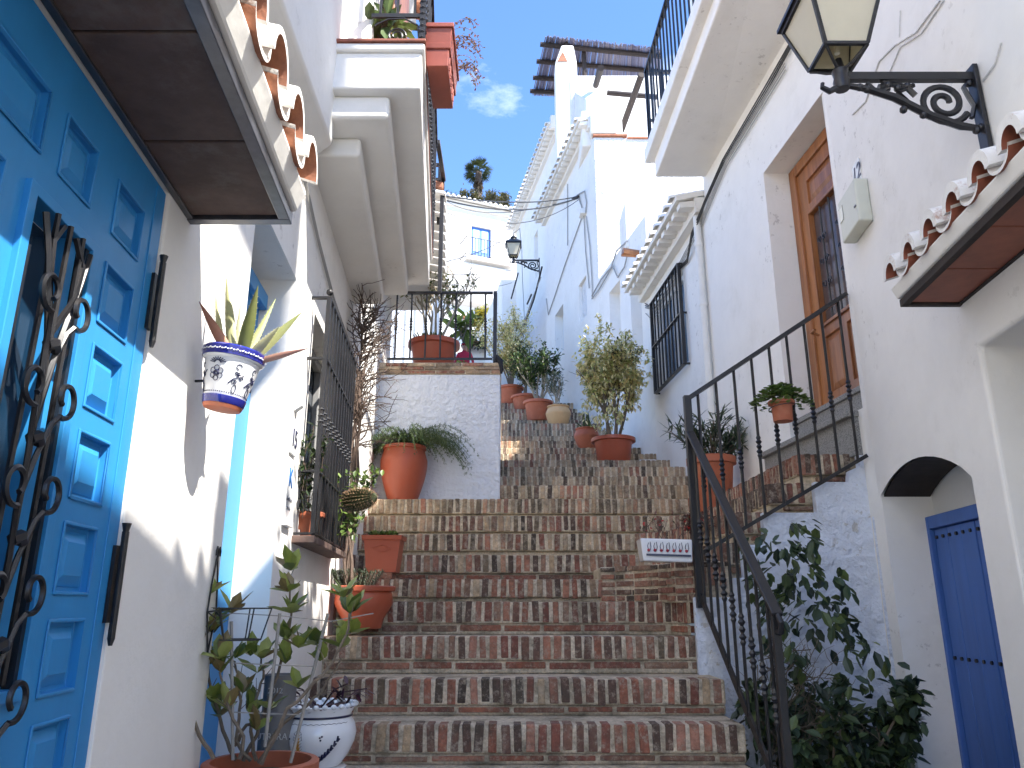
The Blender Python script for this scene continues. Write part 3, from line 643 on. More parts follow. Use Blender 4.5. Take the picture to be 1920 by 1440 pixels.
# cellar door
b=MB(WN.P); z1=.505; D0,D1=AD0+.01,AD1-.06
b.box((D0,-.298,-1.6),(D0+.07,-.24,z1)); b.box((D1-.07,-.298,-1.6),(D1,-.24,z1)); b.box((D0+.07,-.298,z1-.07),(D1-.07,-.24,z1))
cd=b.build('cellar_door',BLUEC,hN,bevel=.004)
b=MB(WN.P); n=6; wdt=(D1-D0-.16)/n
for k in range(n): b.box((D0+.08+wdt*k+.003,-.290,-1.55),(D0+.08+wdt*(k+1)-.003,-.262+rng.uniform(-.002,.002),z1-.075))
b.box((D0+.075,-.296,-1.55),(D1-.075,-.287,z1-.072)); pln=b.build('plank',BLUEC,cd,bevel=.004)
b=MB(WN.P)
for z in (.385,-.26,-.86):
    for k in range(n):
        for q in (.28,.78): b=MB(WN.P); b.tube([(D0+.08+wdt*(k+q),-.265,z),(D0+.08+wdt*(k+q),-.252,z)],.010,8); b.build('stud',IRON,cd)
b=MB(WN.P); b.tube([(D0+.11,-.26,.13),(D0+.11,-.23,.13)],.013,8); b.build('latch',IRON,cd,smooth=True)
b=MB(); b.box((2.52,3.2,-1.6),(3.4,4.9,4.25)); b.box((2.3,-2.5,3.5),(9,.5,3.88)); b.box((2.3,.5,3.5),(9,4.5,4.23)); b.build('roof',WHITE2,hN)  # first box is an unseen filler added to stop sun leaking at the corner
l=MB()
for k in range(620):
    y_=rng.uniform(-1.6,2.4); zt_=4.05+.20*math.sin(y_*5)+(.35 if y_>.5 else 0); leaf(l,(rng.uniform(1.98,2.3),y_,zt_+rng.uniform(-.2,.28)),rv(1),Vector((0,0,1)),.11,.06,(.06,.10,.03))
l.build('unseen_dapple_leaves',LEAF,hN)  # out-of-view leaves added along the roof edge to dapple the sun on the left
b=MB(); b.box((1.96,-.85,5.35),(2.0,1.12,8.2)); b.build('unseen_shade_screen',WHITE2,hN)  # out-of-view slab added to block sun from the upper left wall
b=MB(WN.P); b.box((2.10,-.415,-1.6),(3.1,-.40,1.0)); b.build('recess_door',mat('grey_paint',(.42,.43,.45),.6),hN)
canopy(WN,hN,1.75,3.25,1.315,.27,.205,SOFR,TILEW,3.17,8,under=SOFR,th=.030)
# meter box and plate
MD=WN.hit(1618,400); 
b=MB(WN.P)
d0,z0=WN.hit(1592,450); d1,z1=WN.hit(1640,350)
dd=sorted((WN.hit(1600,400)[0],WN.hit(1634,400)[0])); b.box((dd[0]-.02,0,2.17),(dd[1]+.02,.085,2.45)); mb_=b.build('meter_box',PLAST,hN,bevel=.012,seg=3)
b=MB(WN.P); b.box((dd[1]-.06,.084,2.30),(dd[1]+.008,.089,2.40)); b.build('meter_window',mat('meter_pane',(.34,.34,.28),.2),mb_,bevel=.003)
b=MB(WN.P); b.box((dd[0]-.005,.084,2.27),(dd[0]+.02,.092,2.28)); b.build('meter_latch',LABELG,mb_)
b=MB(WN.P); pd=WN.hit(1609,332)[0]; b.box((pd-.06,0,2.475),(pd+.06,.008,2.635)); np_=b.build('number_plate',LABELW,hN,bevel=.002)
text('12',.14,INK,'number',np_,WN.P(pd,.0095,2.555),(-.10,-1,0),(0,0,1),shear=.2)
# wall cracks / cables on the near wall: thin plaster covered wires
b=MB(WN.P)
def wire(mb,W,px,r=.004,n=.006,seg=4):
    mb.tube([(*((lambda h:(h[0],n,h[1]))(W.hit(u,v))),) for u,v in px],r,seg)
wire(b,WN,[(1765,0),(1720,60),(1680,85),(1650,115),(1625,190),(1600,215)],.005)
wire(b,WN,[(1772,0),(1730,62),(1690,88),(1668,140),(1640,180)],.004)
wire(b,WN,[(1690,20),(1688,70)],.003); wire(b,WN,[(1880,80),(1868,120),(1845,152)],.004)
b.build('wire',mat('painted_wire',(.62,.60,.57),.7,vary=.2,vscale=30),hN)
# ---- house with the brown door
hD=thing('house_with_brown_door','white house with recessed varnished brown door, barred window and overhanging balcony','house',(2.1,6,-1.6))
ho=[(4.56,5.60,1.18,3.44,.27),(7.84,8.96,2.52,3.62,.10)]
w=wallgrid(WD,4.50,9.45,-1.6,3.98,ho,T=.8); w.build('wall',WHITE2,hD,weld=True,bevel=.014)
b=MB(WD.P); b.box((4.50,-.8,3.98),(7.0,0,7.4)); b.build('upper_wall',WHITE2,hD,bevel=.012)
# door
b=MB(WD.P); zt=3.43; DB=1.345
for a,c_,p,q in ((5.50,5.595,DB,zt),(4.565,4.66,DB,zt)): b.box((a,-.268,p),(c_,-.20,q))
b.box((4.66,-.268,zt-.09),(5.50,-.20,zt)); bd=b.build('door',WOOD,hD,bevel=.006)
lf=MB(WD.P)
wallgrid(WD,4.662,5.498,DB+.005,zt-.092,[(4.80,5.36,3.02,3.22,.02),(4.80,5.36,2.02,2.93,.03),(4.80,5.04,1.50,1.92,.02),(5.12,5.36,1.50,1.92,.02)],T=.04,mb=lf,nface=-.222)
for a,c_,p,q in ((4.80,5.36,3.02,3.22),(4.80,5.04,1.50,1.92),(5.12,5.36,1.50,1.92)): lf.frus((a+.01,p+.01),(c_-.01,q-.01),-.24,(a+.05,p+.05),(c_-.05,q-.05),-.224)
for x0,x1,y0,y1 in ((4.78,4.80,2.0,2.95),(5.36,5.38,2.0,2.95),(4.80,5.36,2.0,2.02),(4.80,5.36,2.93,2.95)): lf.box((x0,-.222,y0),(x1,-.205,y1))
lf.build('door_leaf',WOOD,bd,weld=True,bevel=.004)
b=MB(WD.P); b.box((4.805,-.249,2.025),(5.355,-.246,2.925)); b.build('door_glass',mat('amber_glass',(.09,.06,.05),.25),bd)
b=MB(WD.P)
for s_ in (5.22,5.08,4.94): b.tube([(s_,-.225,2.03),(s_,-.225,2.92)],.007,5)
for s_ in (5.22,4.94):
    for z in (2.3,2.48,2.66):
        for sg in (-1,1): b.tube(scroll(s_+sg*.035,z,.03,1.2,0,sg,n=-.215,steps=16),.005,4)
b.build('door_grille',IRON,bd,smooth=True)
b=MB(WD.P); b.tube([(5.40,-.20,1.95),(5.40,-.14,1.97),(5.33,-.14,1.97)],.010,6); b.build('handle',WOOD,bd,smooth=True)
b=MB(WD.P)
b.box((4.60,-.27,1.181),(5.58,-.03,1.30)); b.box((4.60,-.27,1.30),(5.59,-.015,1.335))
b.box((4.64,-.2,.90),(6.02,.04,1.14)); b.box((4.63,-.2,1.14),(6.05,.075,1.178)); b.build('granite_step',GRANITE,hD,bevel=.004)
# barred window
b=MB(WD.P); b.box((7.86,-.095,2.54),(8.94,-.08,3.60)); wg=b.build('window_glass',GLASSB,hD)
b=MB(WD.P)
for a,c_ in ((7.85,7.91),(8.37,8.43),(8.89,8.95)): b.box((a,-.08,2.53),(c_,-.04,3.61))
b.box((7.85,-.079,3.55),(8.95,-.041,3.61)); b.box((7.85,-.079,2.53),(8.95,-.041,2.59)); b.build('window_frame',LABELW,hD,bevel=.004)
b=MB()
for z in (2.50,3.08,3.66): b.bar(WD.P(7.80,.055,z),WD.P(9.0,.055,z),.045,.014)
for k in range(10):
    d=7.80+1.2*k/9; b.bar(WD.P(d,.055,2.50),WD.P(d,.055,3.66),.02 if 0<k<9 else .04)
for d in (7.80,9.0):
    for z in (2.50,3.08,3.66): b.bar(WD.P(d,0,z),WD.P(d,.055,z),.02)
b.build('window_grille',IRON,hD,bevel=.002)
# drainpipe
b=MB(); b.tube([WD.P(7.12,.05,z) for z in (1.3,1.8,2.6,3.4,3.95)],.038,12); 
for z in (3.55,2.9,2.1): b.lathe([(.042,-.02),(.046,0),(.042,.02)],WD.P(7.12,.05,z),12)
b.build('drainpipe',PIPE,hD,smooth=True)
# balcony
b=MB(); b.hexa([(1.56,3.2,4.30),(2.6,3.2,4.21),(2.0,6.93,4.21),(1.46,6.93,4.21),(1.56,3.2,4.42),(2.6,3.2,4.42),(2.0,6.93,4.42),(1.46,6.93,4.42)])
b.hexa([(1.47,3.15,4.40),(1.60,3.15,4.40),(1.50,6.98,4.40),(1.37,6.98,4.40),(1.47,3.15,4.56),(2.6,3.15,4.56),(2.0,6.98,4.56),(1.37,6.98,4.56)])
bal2=b.build('balcony',WHITE2,hD,bevel=.012)
b=MB(); rail_panel(b,(1.52,3.2),(1.42,6.90),4.66,5.45,30,kn=False,top=.045,r=.010); rail_panel(b,(1.42,6.90),(1.95,6.90),4.66,5.45,5,kn=False,top=.045,r=.010); b.bar((1.42,6.90,4.55),(1.42,6.90,5.46),.035); b.bar((1.42,6.9,4.86),(1.95,6.9,4.86),.03,.02); b.build('balcony_railing',IRON,bal2,smooth=True,ang=30)
# cables under the balcony and round the drainpipe
b=MB(WD.P)
for k in range(3): b.tube([(4.0+.3,.012+.01*k,4.16-.03*k),(5.3,.02,4.10-.03*k),(6.4,.012,4.08-.025*k),(6.9,.02,3.96-.02*k),(7.2,.09,3.72-.03*k),(7.6,.02,3.62-.02*k),(8.4,.012,3.72),(9.0,.012,3.6),(9.4,.02,3.78+.03*k)],.0065,5)
b.build('cable',CABLE,hD)
b=MB(WD.P)
for k in range(3): b.tube([(5.0,.02,4.03-.03*k),(6.3,.02,4.01-.03*k),(7.1,.02,3.80-.03*k),(8.0,.012,3.70-.03*k),(8.7,.05,3.52-.05*k),(9.1,.03,3.50),(9.4,.02,3.7)],.006,5)
b.build('cable',CABLEG,hD)
# small white tile eave of the low part
def eave(mb, W, d0, d1, z, out, pitch, rise=.12, m0=0):
    n=round((d1-d0)/pitch)
    for k in range(n):
        d=d0+(k+.5)*pitch; Rr=pitch*.30
        N=6; P0=[(d+Rr*math.cos(math.pi*j/N),out+.05,z+.03+Rr*.9*math.sin(math.pi*j/N)) for j in range(N+1)]; P1=[(d+Rr*math.cos(math.pi*j/N),-.3,z+.03+rise+Rr*.9*math.sin(math.pi*j/N)) for j in range(N+1)]
        a=[mb.pt(p) for p in P0]; c=[mb.pt(p) for p in P1]
        for j in range(N): mb.face((a[j],a[j+1],c[j+1],c[j]),m=m0)
        mb.face(a,m=m0)
    mb.hexa([(d0,-.3,z-.02+rise),(d1,-.3,z-.02+rise),(d1,out,z-.02),(d0,out,z-.02),(d0,-.3,z+.03+rise),(d1,-.3,z+.03+rise),(d1,out,z+.035),(d0,out,z+.035)],m=m0)
    mb.box((d0,-.1,z-.15),(d1,out*.32,z-.022+rise*.3),m=m0)
    for k in range(n*1):
        d=d0+(k+.15)*pitch; mb.hexa([(d,0,z-.075),(d+pitch*.55,0,z-.075),(d+pitch*.55,out*.85,z-.085),(d,out*.85,z-.085),(d,0,z-.0),(d+pitch*.55,0,z-.0),(d+pitch*.55,out*.85,z-.022),(d,out*.85,z-.022)],m=m0)
b=MB(WD.P); eave(b,WD,7.02,9.45,4.02,.28,.2); b.hexa([(7.02,-.3,4.10),(9.45,-.3,4.10),(9.45,-2.5,4.6),(7.02,-2.5,4.6),(7.02,-.3,4.2),(9.45,-.3,4.2),(9.45,-2.5,4.75),(7.02,-2.5,4.75)])
b.build('roof_eave',TILEW if False else WHITE2,hD,smooth=True,ang=40)
# ---- low house beyond
hE=thing('low_white_house','low white house beyond the barred window with small recessed windows and a wooden beam end','house',(1.7,10,0))
w=wallgrid(WF,9.25,11.36,-1,5.05,[(9.55,9.95,3.2,4.25,.16),(10.35,10.85,3.35,4.6,.16)],T=1.2); w.build('wall',WHITE,hE,weld=True,bevel=.014)
b=MB(); q=Vector((1.72,9.55,4.62)); b.tube([q,q+Vector((-.22,-.05,.02))],[.055,.05],7); b.tube([q+Vector((0,0,-.02)),q+Vector((-.24,-.05,-.04))],[.03,.02],5); b.build('beam_end',WOOD,hE,smooth=True)
b=MB(); b.box((1.62,9.9,4.9),(2.4,10.5,5.62)); b.build('chimney_block',WHITE,hE,bevel=.02)
# ---- tall house behind with the rough wall facing the viewer
hF=thing('tall_white_house','tall white house with rough gable wall, chimney and roof terrace','house',(1.5,11.4,2))
fo=[(WF.hit(1100,600)[0],WF.hit(1086,600)[0],*sorted((WF.hit(1090,612)[1],WF.hit(1090,520)[1])),.15)]
fo=[]
for u0,u1,v0,v1 in ((1057,1041,580,665),(1100,1085,525,600),(983,976,540,600)):
    d0=WF.hit(u0,(v0+v1)/2)[0]; d1=WF.hit(u1,(v0+v1)/2)[0]; um=(u0+u1)/2; fo.append((min(d0,d1),max(d0,d1),WF.hit(um,v1)[1],WF.hit(um,v0)[1],.16))
w=wallgrid(WF,11.36,14.9,0,8.0,[f for f in fo if f[1]<14.9],T=.5); w.build('wall',WHITE,hF,weld=True,bevel=.012)
b=MB(); b.hexa([(1.385,11.34,2),(6,11.34,2),(6,14.9,2),(.9,14.9,2),(1.385,11.34,7.66),(6,11.34,7.5),(6,14.9,7.5),(.9,14.9,7.66)]); b.build('gable_wall',ROUGHW,hF,bevel=.012)
b=MB(); b.box((1.33,11.28,7.71),(1.78,11.6,8.16)); b.build('parapet_end',WHITE,hF,bevel=.03)
b=MB(); b.box((1.37,11.30,7.665),(1.95,11.42,7.70)); b.box((1.95,11.31,7.62),(6,11.40,7.655)); b.build('wall_coping',TILE,hF,bevel=.004)
b=MB(WF.P); eave(b,WF,11.36,14.9,8.02,.25,.2,rise=.1); b.build('roof_eave',WHITE2,hF,smooth=True,ang=40)
b=MB(); b.box((1.15,13.0,7.5),(6,13.25,10.2)); b.box((1.0,13.25,7.4),(6,14.8,8.6)); b.box((1.2,11.5,7.6),(1.9,13.0,8.3)); b.hexa([(1.3,12.0,8.0),(1.75,12.0,8.0),(1.75,13.2,8.0),(1.2,13.2,8.0),(1.35,12.0,8.9),(1.7,12.0,9.0),(1.7,13.2,10.0),(1.22,13.2,10.0)]); b.build('terrace_wall',WHITE,hF,bevel=.03)
q0=at(1078,215,12.5); b=MB(); b.box((.93,14.0,8.0),(1.40,14.4,11.3)); 
b.hexa([(.93,14.0,11.3),(1.40,14.0,11.3),(1.40,14.4,11.3),(.93,14.4,11.3),(1.08,14.05,11.8),(1.34,14.05,11.8),(1.34,14.35,11.8),(1.08,14.35,11.8)]); ch=b.build('chimney',WHITE,hF,bevel=.03)
b=MB(); b.extr([(.98,13.985,11.33),(1.20,13.985,11.33),(1.10,13.985,11.58)],(0,.05,0)); b.build('chimney_vent',TILE,ch)
b=MB(); b.tube([(1.2,14.2,11.75),(1.2,14.2,12.0)],.055,8); b.build('chimney_pot',DWOOD,ch,smooth=True)
# timber beams on the terrace wall
bm=thing('pergola_beams','dark timber poles crossing on the terrace wall below the reed roof','pergola beam',(2.3,12.8,9))
def pole(a,b_,r=.06):
    m_=MB(); m_.tube([a,b_],r,10); m_.build('pole',DWOOD,bm,smooth=True)
pole(at(1127,127,11.9),at(1117,160,12.9)); pole(at(1203,140,11.6),at(1165,245,12.9)); pole(at(1138,174,12.6),at(1232,182,12.6),.05)
# ---- the building further back
hG=thing('upper_white_house','white house further up the street with a long eave against the blue sky','house',(.8,16,4))
w=wallgrid(WG,14.9,19.9,0,10.35,[(15.6,15.95,5.6,7.0,.16),(17.2,17.6,7.8,9.0,.16)],T=4); w.build('wall',WHITE,hG,weld=True,bevel=.012)
b=MB(WG.P); eave(b,WG,14.9,20.0,10.42,.26,.2,rise=.1); b.box((14.88,-3,10.3),(14.98,.2,10.62)); b.build('roof_eave',WHITE2,hG,smooth=True,ang=40)
b=MB(); 
pr_=thing('reed_roof','purple grey reed mat roof on timber rafters above the white terrace','pergola roof',(2,15,12))
A,B,C_,D_=at(1023,72,14.1),at(1240,95,14.3),at(1240,190,16.4),at(999,178,16.2)
m_=MB(); n=230
for k in range(n):
    t=(k+.5)/n; p=A.lerp(B,t); q=D_.lerp(C_,t); jj=rv(.012); c=rng.choice([(.13,.13,.20),(.17,.17,.25),(.10,.10,.16),(.22,.20,.24)])
    for e in range(1): m_.tube([p+jj+(p-q).normalized()*rng.uniform(0,.12),q+jj],.0135,4,c=c)
m_.build('reed_mat',REED,pr_)
for k,t in enumerate((.06,.34,.63,.88)):
    p=A.lerp(D_,t)+Vector((0,0,-.07)); q=B.lerp(C_,t)+Vector((0,0,-.07)); m_=MB(); m_.tube([p+(p-q).normalized()*.1,q],.055,8); m_.build('rafter',DWOOD,pr_,smooth=True)
for t in (.15,.9):
    p=A.lerp(D_,t); m_=MB(); m_.tube([p+Vector((.9,0,-.1)),(p.x+.9,p.y,10.3)],.05,8); m_.build('post',DWOOD,pr_,smooth=True)
# small eave house end at the end of street
hs=thing('street_end_house','small white house with tiled eave at the top end of the street','house',(-.6,22,6))
b=MB(); b.hexa([(-.28,20.5,5),(4,20.5,5),(4,26,5),(-1.3,26,5),(-.28,20.5,9.2),(4,20.5,9.2),(4,26,9.2),(-1.3,26,9.2)]); b.build('wall',WHITE,hs)
# ---- far facade
far=thing('far_white_house','distant white house with pale blue balcony door and blue window','house',(-2,35,10))
FA=Vector((-7.5,32.2)); FB=Vector((1.2,36.0)); FD=(FB-FA).normalized(); FN=Vector((FD.y,-FD.x))
def FP(s,n,z): p=FA+FD*s+FN*n; return Vector((p.x,p.y,z))
def fh(u,v):
    r=ray(u,v); 
    # solve FA+FD*s = t*(r.x,r.y)
    det=FD.x*(-r.y)+r.x*FD.y; s=((-FA.x)*(-r.y)+r.x*(-FA.y))/det; p=FA+FD*s; return s, r.z/r.y*p.y
s0,zt_=fh(884,422); s1,_=fh(921,428); _,zb=fh(900,497)
s2,zt2=fh(890,566); s3,_=fh(918,570); _,zb2=fh(904,612)
_,ztop=fh(900,392)
w=MB(FP)
class FW: P=staticmethod(FP)
wallgrid(FW,0,9.5,8,ztop,[(s0,s1,zb,zt_,.2),(s2,s3,zb2,zt2,.2)],T=4,mb=w); w.build('wall',WHITE,far,weld=True)
b=MB(FP); b.box((s0+.02,-.19,zb),(s1-.02,-.12,zt_-.02)); o=b.build('balcony_door',BLUEF,far)
b=MB(FP)
for a,c_ in ((s0+.14,(s0+s1)/2-.06),((s0+s1)/2+.06,s1-.14)): b.box((a,-.13,zb+.75),(c_,-.105,zt_-.15)); b.box((a,-.13,zb+.1),(c_,-.112,zb+.6))
b.build('door_pane',mat('pale_pane',(.35,.5,.75),.3),o)
b=MB(FP); b.box((s2+.02,-.19,zb2),(s3-.02,-.1,zt2-.02)); b.build('window',BLUEF,far)
b=MB(FP)
for k in range(8): b.box((s2+.04+k*(s3-s2)/8,-.06,zb2),(s2+.07+k*(s3-s2)/8,-.03,zt2))
b.build('window_grille',IRON,far)
# balcony
bs0=fh(862,500)[0]; bs1=fh(950,515)[0]; b=MB(FP); b.hexa([(bs0,0,zb-.35),(bs1,0,zb-.35),(bs1,.9,zb-.2),(bs0,.9,zb-.2),(bs0,0,zb-.02),(bs1,0,zb-.02),(bs1,.9,zb-.02),(bs0,.9,zb-.02)]); fb=b.build('balcony',WHITE2,far)
b=MB()
for A_,B_,n in (((bs0,.87),(bs1,.87),16),((bs0,0),(bs0,.87),5)):
    b.bar(FP(*A_,zb+.95),FP(*B_,zb+.95),.03); b.bar(FP(*A_,zb+.06),FP(*B_,zb+.06),.025)
    for k in range(n+1):
        t_=k/n; s_=A_[0]+(B_[0]-A_[0])*t_; n_=A_[1]+(B_[1]-A_[1])*t_; b.bar(FP(s_,n_,zb),FP(s_,n_,zb+.95),.03)
b.build('balcony_railing',IRON,fb)
# stepped underside below (second balcony mass)
b=MB(FP); b.hexa([(bs0-.8,0,zb-2.3),(bs1+.5,0,zb-2.3),(bs1+.5,.35,zb-2.15),(bs0-.8,.35,zb-2.15),(bs0-.8,0,zb-.36),(bs1+.5,0,zb-.36),(bs1+.5,.75,zb-.36),(bs0-.8,.75,zb-.36)]); b.build('moulding',WHITE2,far)
# tiled roof of the far house
b=MB(FP); n=34
for k in range(n):
    s_=.1+k*.28; Rr=.09; N=6; a=[b.pt((s_+Rr*math.cos(math.pi*j/N),.45,ztop+.18+Rr*math.sin(math.pi*j/N))) for j in range(N+1)]; c_=[b.pt((s_+Rr*math.cos(math.pi*j/N),-3,ztop+1.1+Rr*math.sin(math.pi*j/N))) for j in range(N+1)]
    for j in range(N): b.face((a[j],a[j+1],c_[j+1],c_[j]),m=0)
    b.face(a,m=0)
b.hexa([(0,-3,ztop+1.0),(9.5,-3,ztop+1.0),(9.5,.40,ztop+.1),(0,.40,ztop+.1),(0,-3,ztop+1.1),(9.5,-3,ztop+1.1),(9.5,.40,ztop+.19),(0,.40,ztop+.19)],m=0); b.box((0,0,ztop-.15),(9.5,.16,ztop+.12),m=1)
b.build('roof',[TILEW,WHITE2],far,smooth=True,ang=40)
# garden walls in between
gw=thing('garden_wall','white gabled garden wall with terracotta coping behind the terrace railing','garden wall',(-1.5,24,6))
b=MB()
pA,pB,pC,pD=at(876,664,24),at(889,648,24),at(925,655,24),at(925,720,24)
b.extr([at(740,725,24),at(740,640,24),at(860,640,24),pA,pB,pC,pD],(0,.3,0)); b.build('wall',WHITE,gw)
b=MB(); b.bar(at(876,663,24)+Vector((0,-.05,.05)),at(889,647,24)+Vector((0,-.05,.05)),.5,.06); b.bar(at(889,647,24)+Vector((0,-.05,.05)),at(925,655,24)+Vector((0,-.05,.05)),.5,.06); b.build('coping',TILE,gw)
g2=thing('upper_garden_wall','white sloping garden wall under the far balcony railing','garden wall',(-1.5,30,8))
b=MB(); b.extr([at(700,700,29),at(700,600,29),at(868,592,29),at(885,620,29),at(960,625,29),at(960,700,29)],(0,.3,0)); b.build('wall',WHITE,g2)
b=MB(); b.bar(at(866,592,28.9),at(886,605,28.9),.3,.10); b.build('coping',TILE,g2)
b=MB(); 
for k in range(9): u=892+k*9; b.bar(at(u,622,29),at(u,600-(k*0),29),.02)
b.bar(at(888,598,29),at(966,603,29),.035); b.build('railing',IRON,g2)
# hill behind
b=MB(); N=24; P_=[[None]*9 for _ in range(N)]
for i in range(N):
    for j in range(9):
        x=-90+i*7.5; y=46+j*7; z=12+ (j/8)**.8*26*math.exp(-((x+4)/55)**2)+rng.uniform(-.8,.8); P_[i][j]=b.pt((x,y,z))
for i in range(N-1):
    for j in range(8): b.face((P_[i][j],P_[i+1][j],P_[i+1][j+1],P_[i][j+1]))
structure('hill',b,HILLM,smooth=True)

# ================================================================== PALM + hill shrubs
ctr=at(897,322,62); palm=thing('palm_tree','palm tree with full crown and dry skirt above the far roof','palm tree',(ctr.x,ctr.y,ctr.z-5))
b=MB(); b.tube([(ctr.x,ctr.y,ctr.z-6),(ctr.x+.05,ctr.y,ctr.z-3),(ctr.x,ctr.y,ctr.z)],[.35,.3,.28],10); b.build('trunk',TWIG,palm,smooth=True)
def frond(mb,c,d,L,col,droopf):
    path=[]; p=Vector(c); d=Vector(d).normalized()
    for k in range(7): path.append(p.copy()); p=p+d*(L/7); d=(d+Vector((0,0,-droopf))).normalized()
    mb.tube(path,[.025]*7,4,c=col)
    tip=path[-1]; base=path[4]; side=d.cross(Vector((0,0,1))).normalized()
    for k in range(13):
        a=-1.4+2.8*k/12; dd=(d*math.cos(a)+side*math.sin(a)+Vector((0,0,.1))).normalized(); leaf(mb,path[3],dd,Vector((0,0,1)),L*.52,.075,col,.2,.3)
b=MB()
for k in range(34):
    a=rng.uniform(0,6.283); e=rng.uniform(-.35,1.4); c=rng.choice([(.05,.07,.03),(.07,.09,.035),(.035,.05,.025)])
    frond(b,ctr,(math.cos(a)*math.cos(e),math.sin(a)*math.cos(e),math.sin(e)),rng.uniform(1.35,1.75),c,.10)
b.build('crown',LEAF,palm)
b=MB()
for k in range(46):
    a=rng.uniform(0,6.283); c=rng.choice([(.16,.12,.08),(.11,.085,.06),(.20,.16,.11)])
    frond(b,ctr+Vector((0,0,-.5-rng.uniform(0,1.3))),(math.cos(a)*.7,math.sin(a)*.7,-.7),rng.uniform(.7,1.05),c,.25)
b.build('dry_skirt',LEAF,palm)
def bushobj(name,label,cat,cen,rad,n,L,cols,group=None,hz=1.0):
    t=thing(name,label,cat,tuple(cen),group=group); b=MB(); pts=[]
    for k in range(5): grow(b,cen-Vector((0,0,rad*hz)),rv(.5)+Vector((0,0,1)),rad*1.0,rad*.05,2,pts,kids=(3,4),spread=.9)
    b.build('stem',BARK,t)
    l=MB(); 
    for i in range(n):
        p,d,_=rng.choice(pts); q=p+rv(rng.uniform(0,rad*.3)); c=rng.choice(cols); f=rng.uniform(.6,1.3); leaf(l,q,rv(1),Vector((0,0,1)),L*rng.uniform(.7,1.3),L*.45,(c[0]*f,c[1]*f,c[2]*f))
    l.build('foliage',LEAF,t); return t
HG=[(.10,.11,.04),(.14,.13,.06),(.07,.08,.03),(.18,.15,.08)]
lbs=['wide scrub bush under the palm crown','grey green scrub bush left of the palm above the roof','low scrub bush left along the far roof ridge','small dry bush right of the palm at the roof line','dry bush at the right end of the far roof line']
for i,(u,v,rr) in enumerate(((890,366,1.3),(862,362,1.1),(835,362,1.0),(918,366,1.1),(940,362,1.0))): bushobj('hill_shrub',lbs[i],'shrub',at(u,v+10,58),rr,700,.22,HG,'shrubs on the hill above the far house')

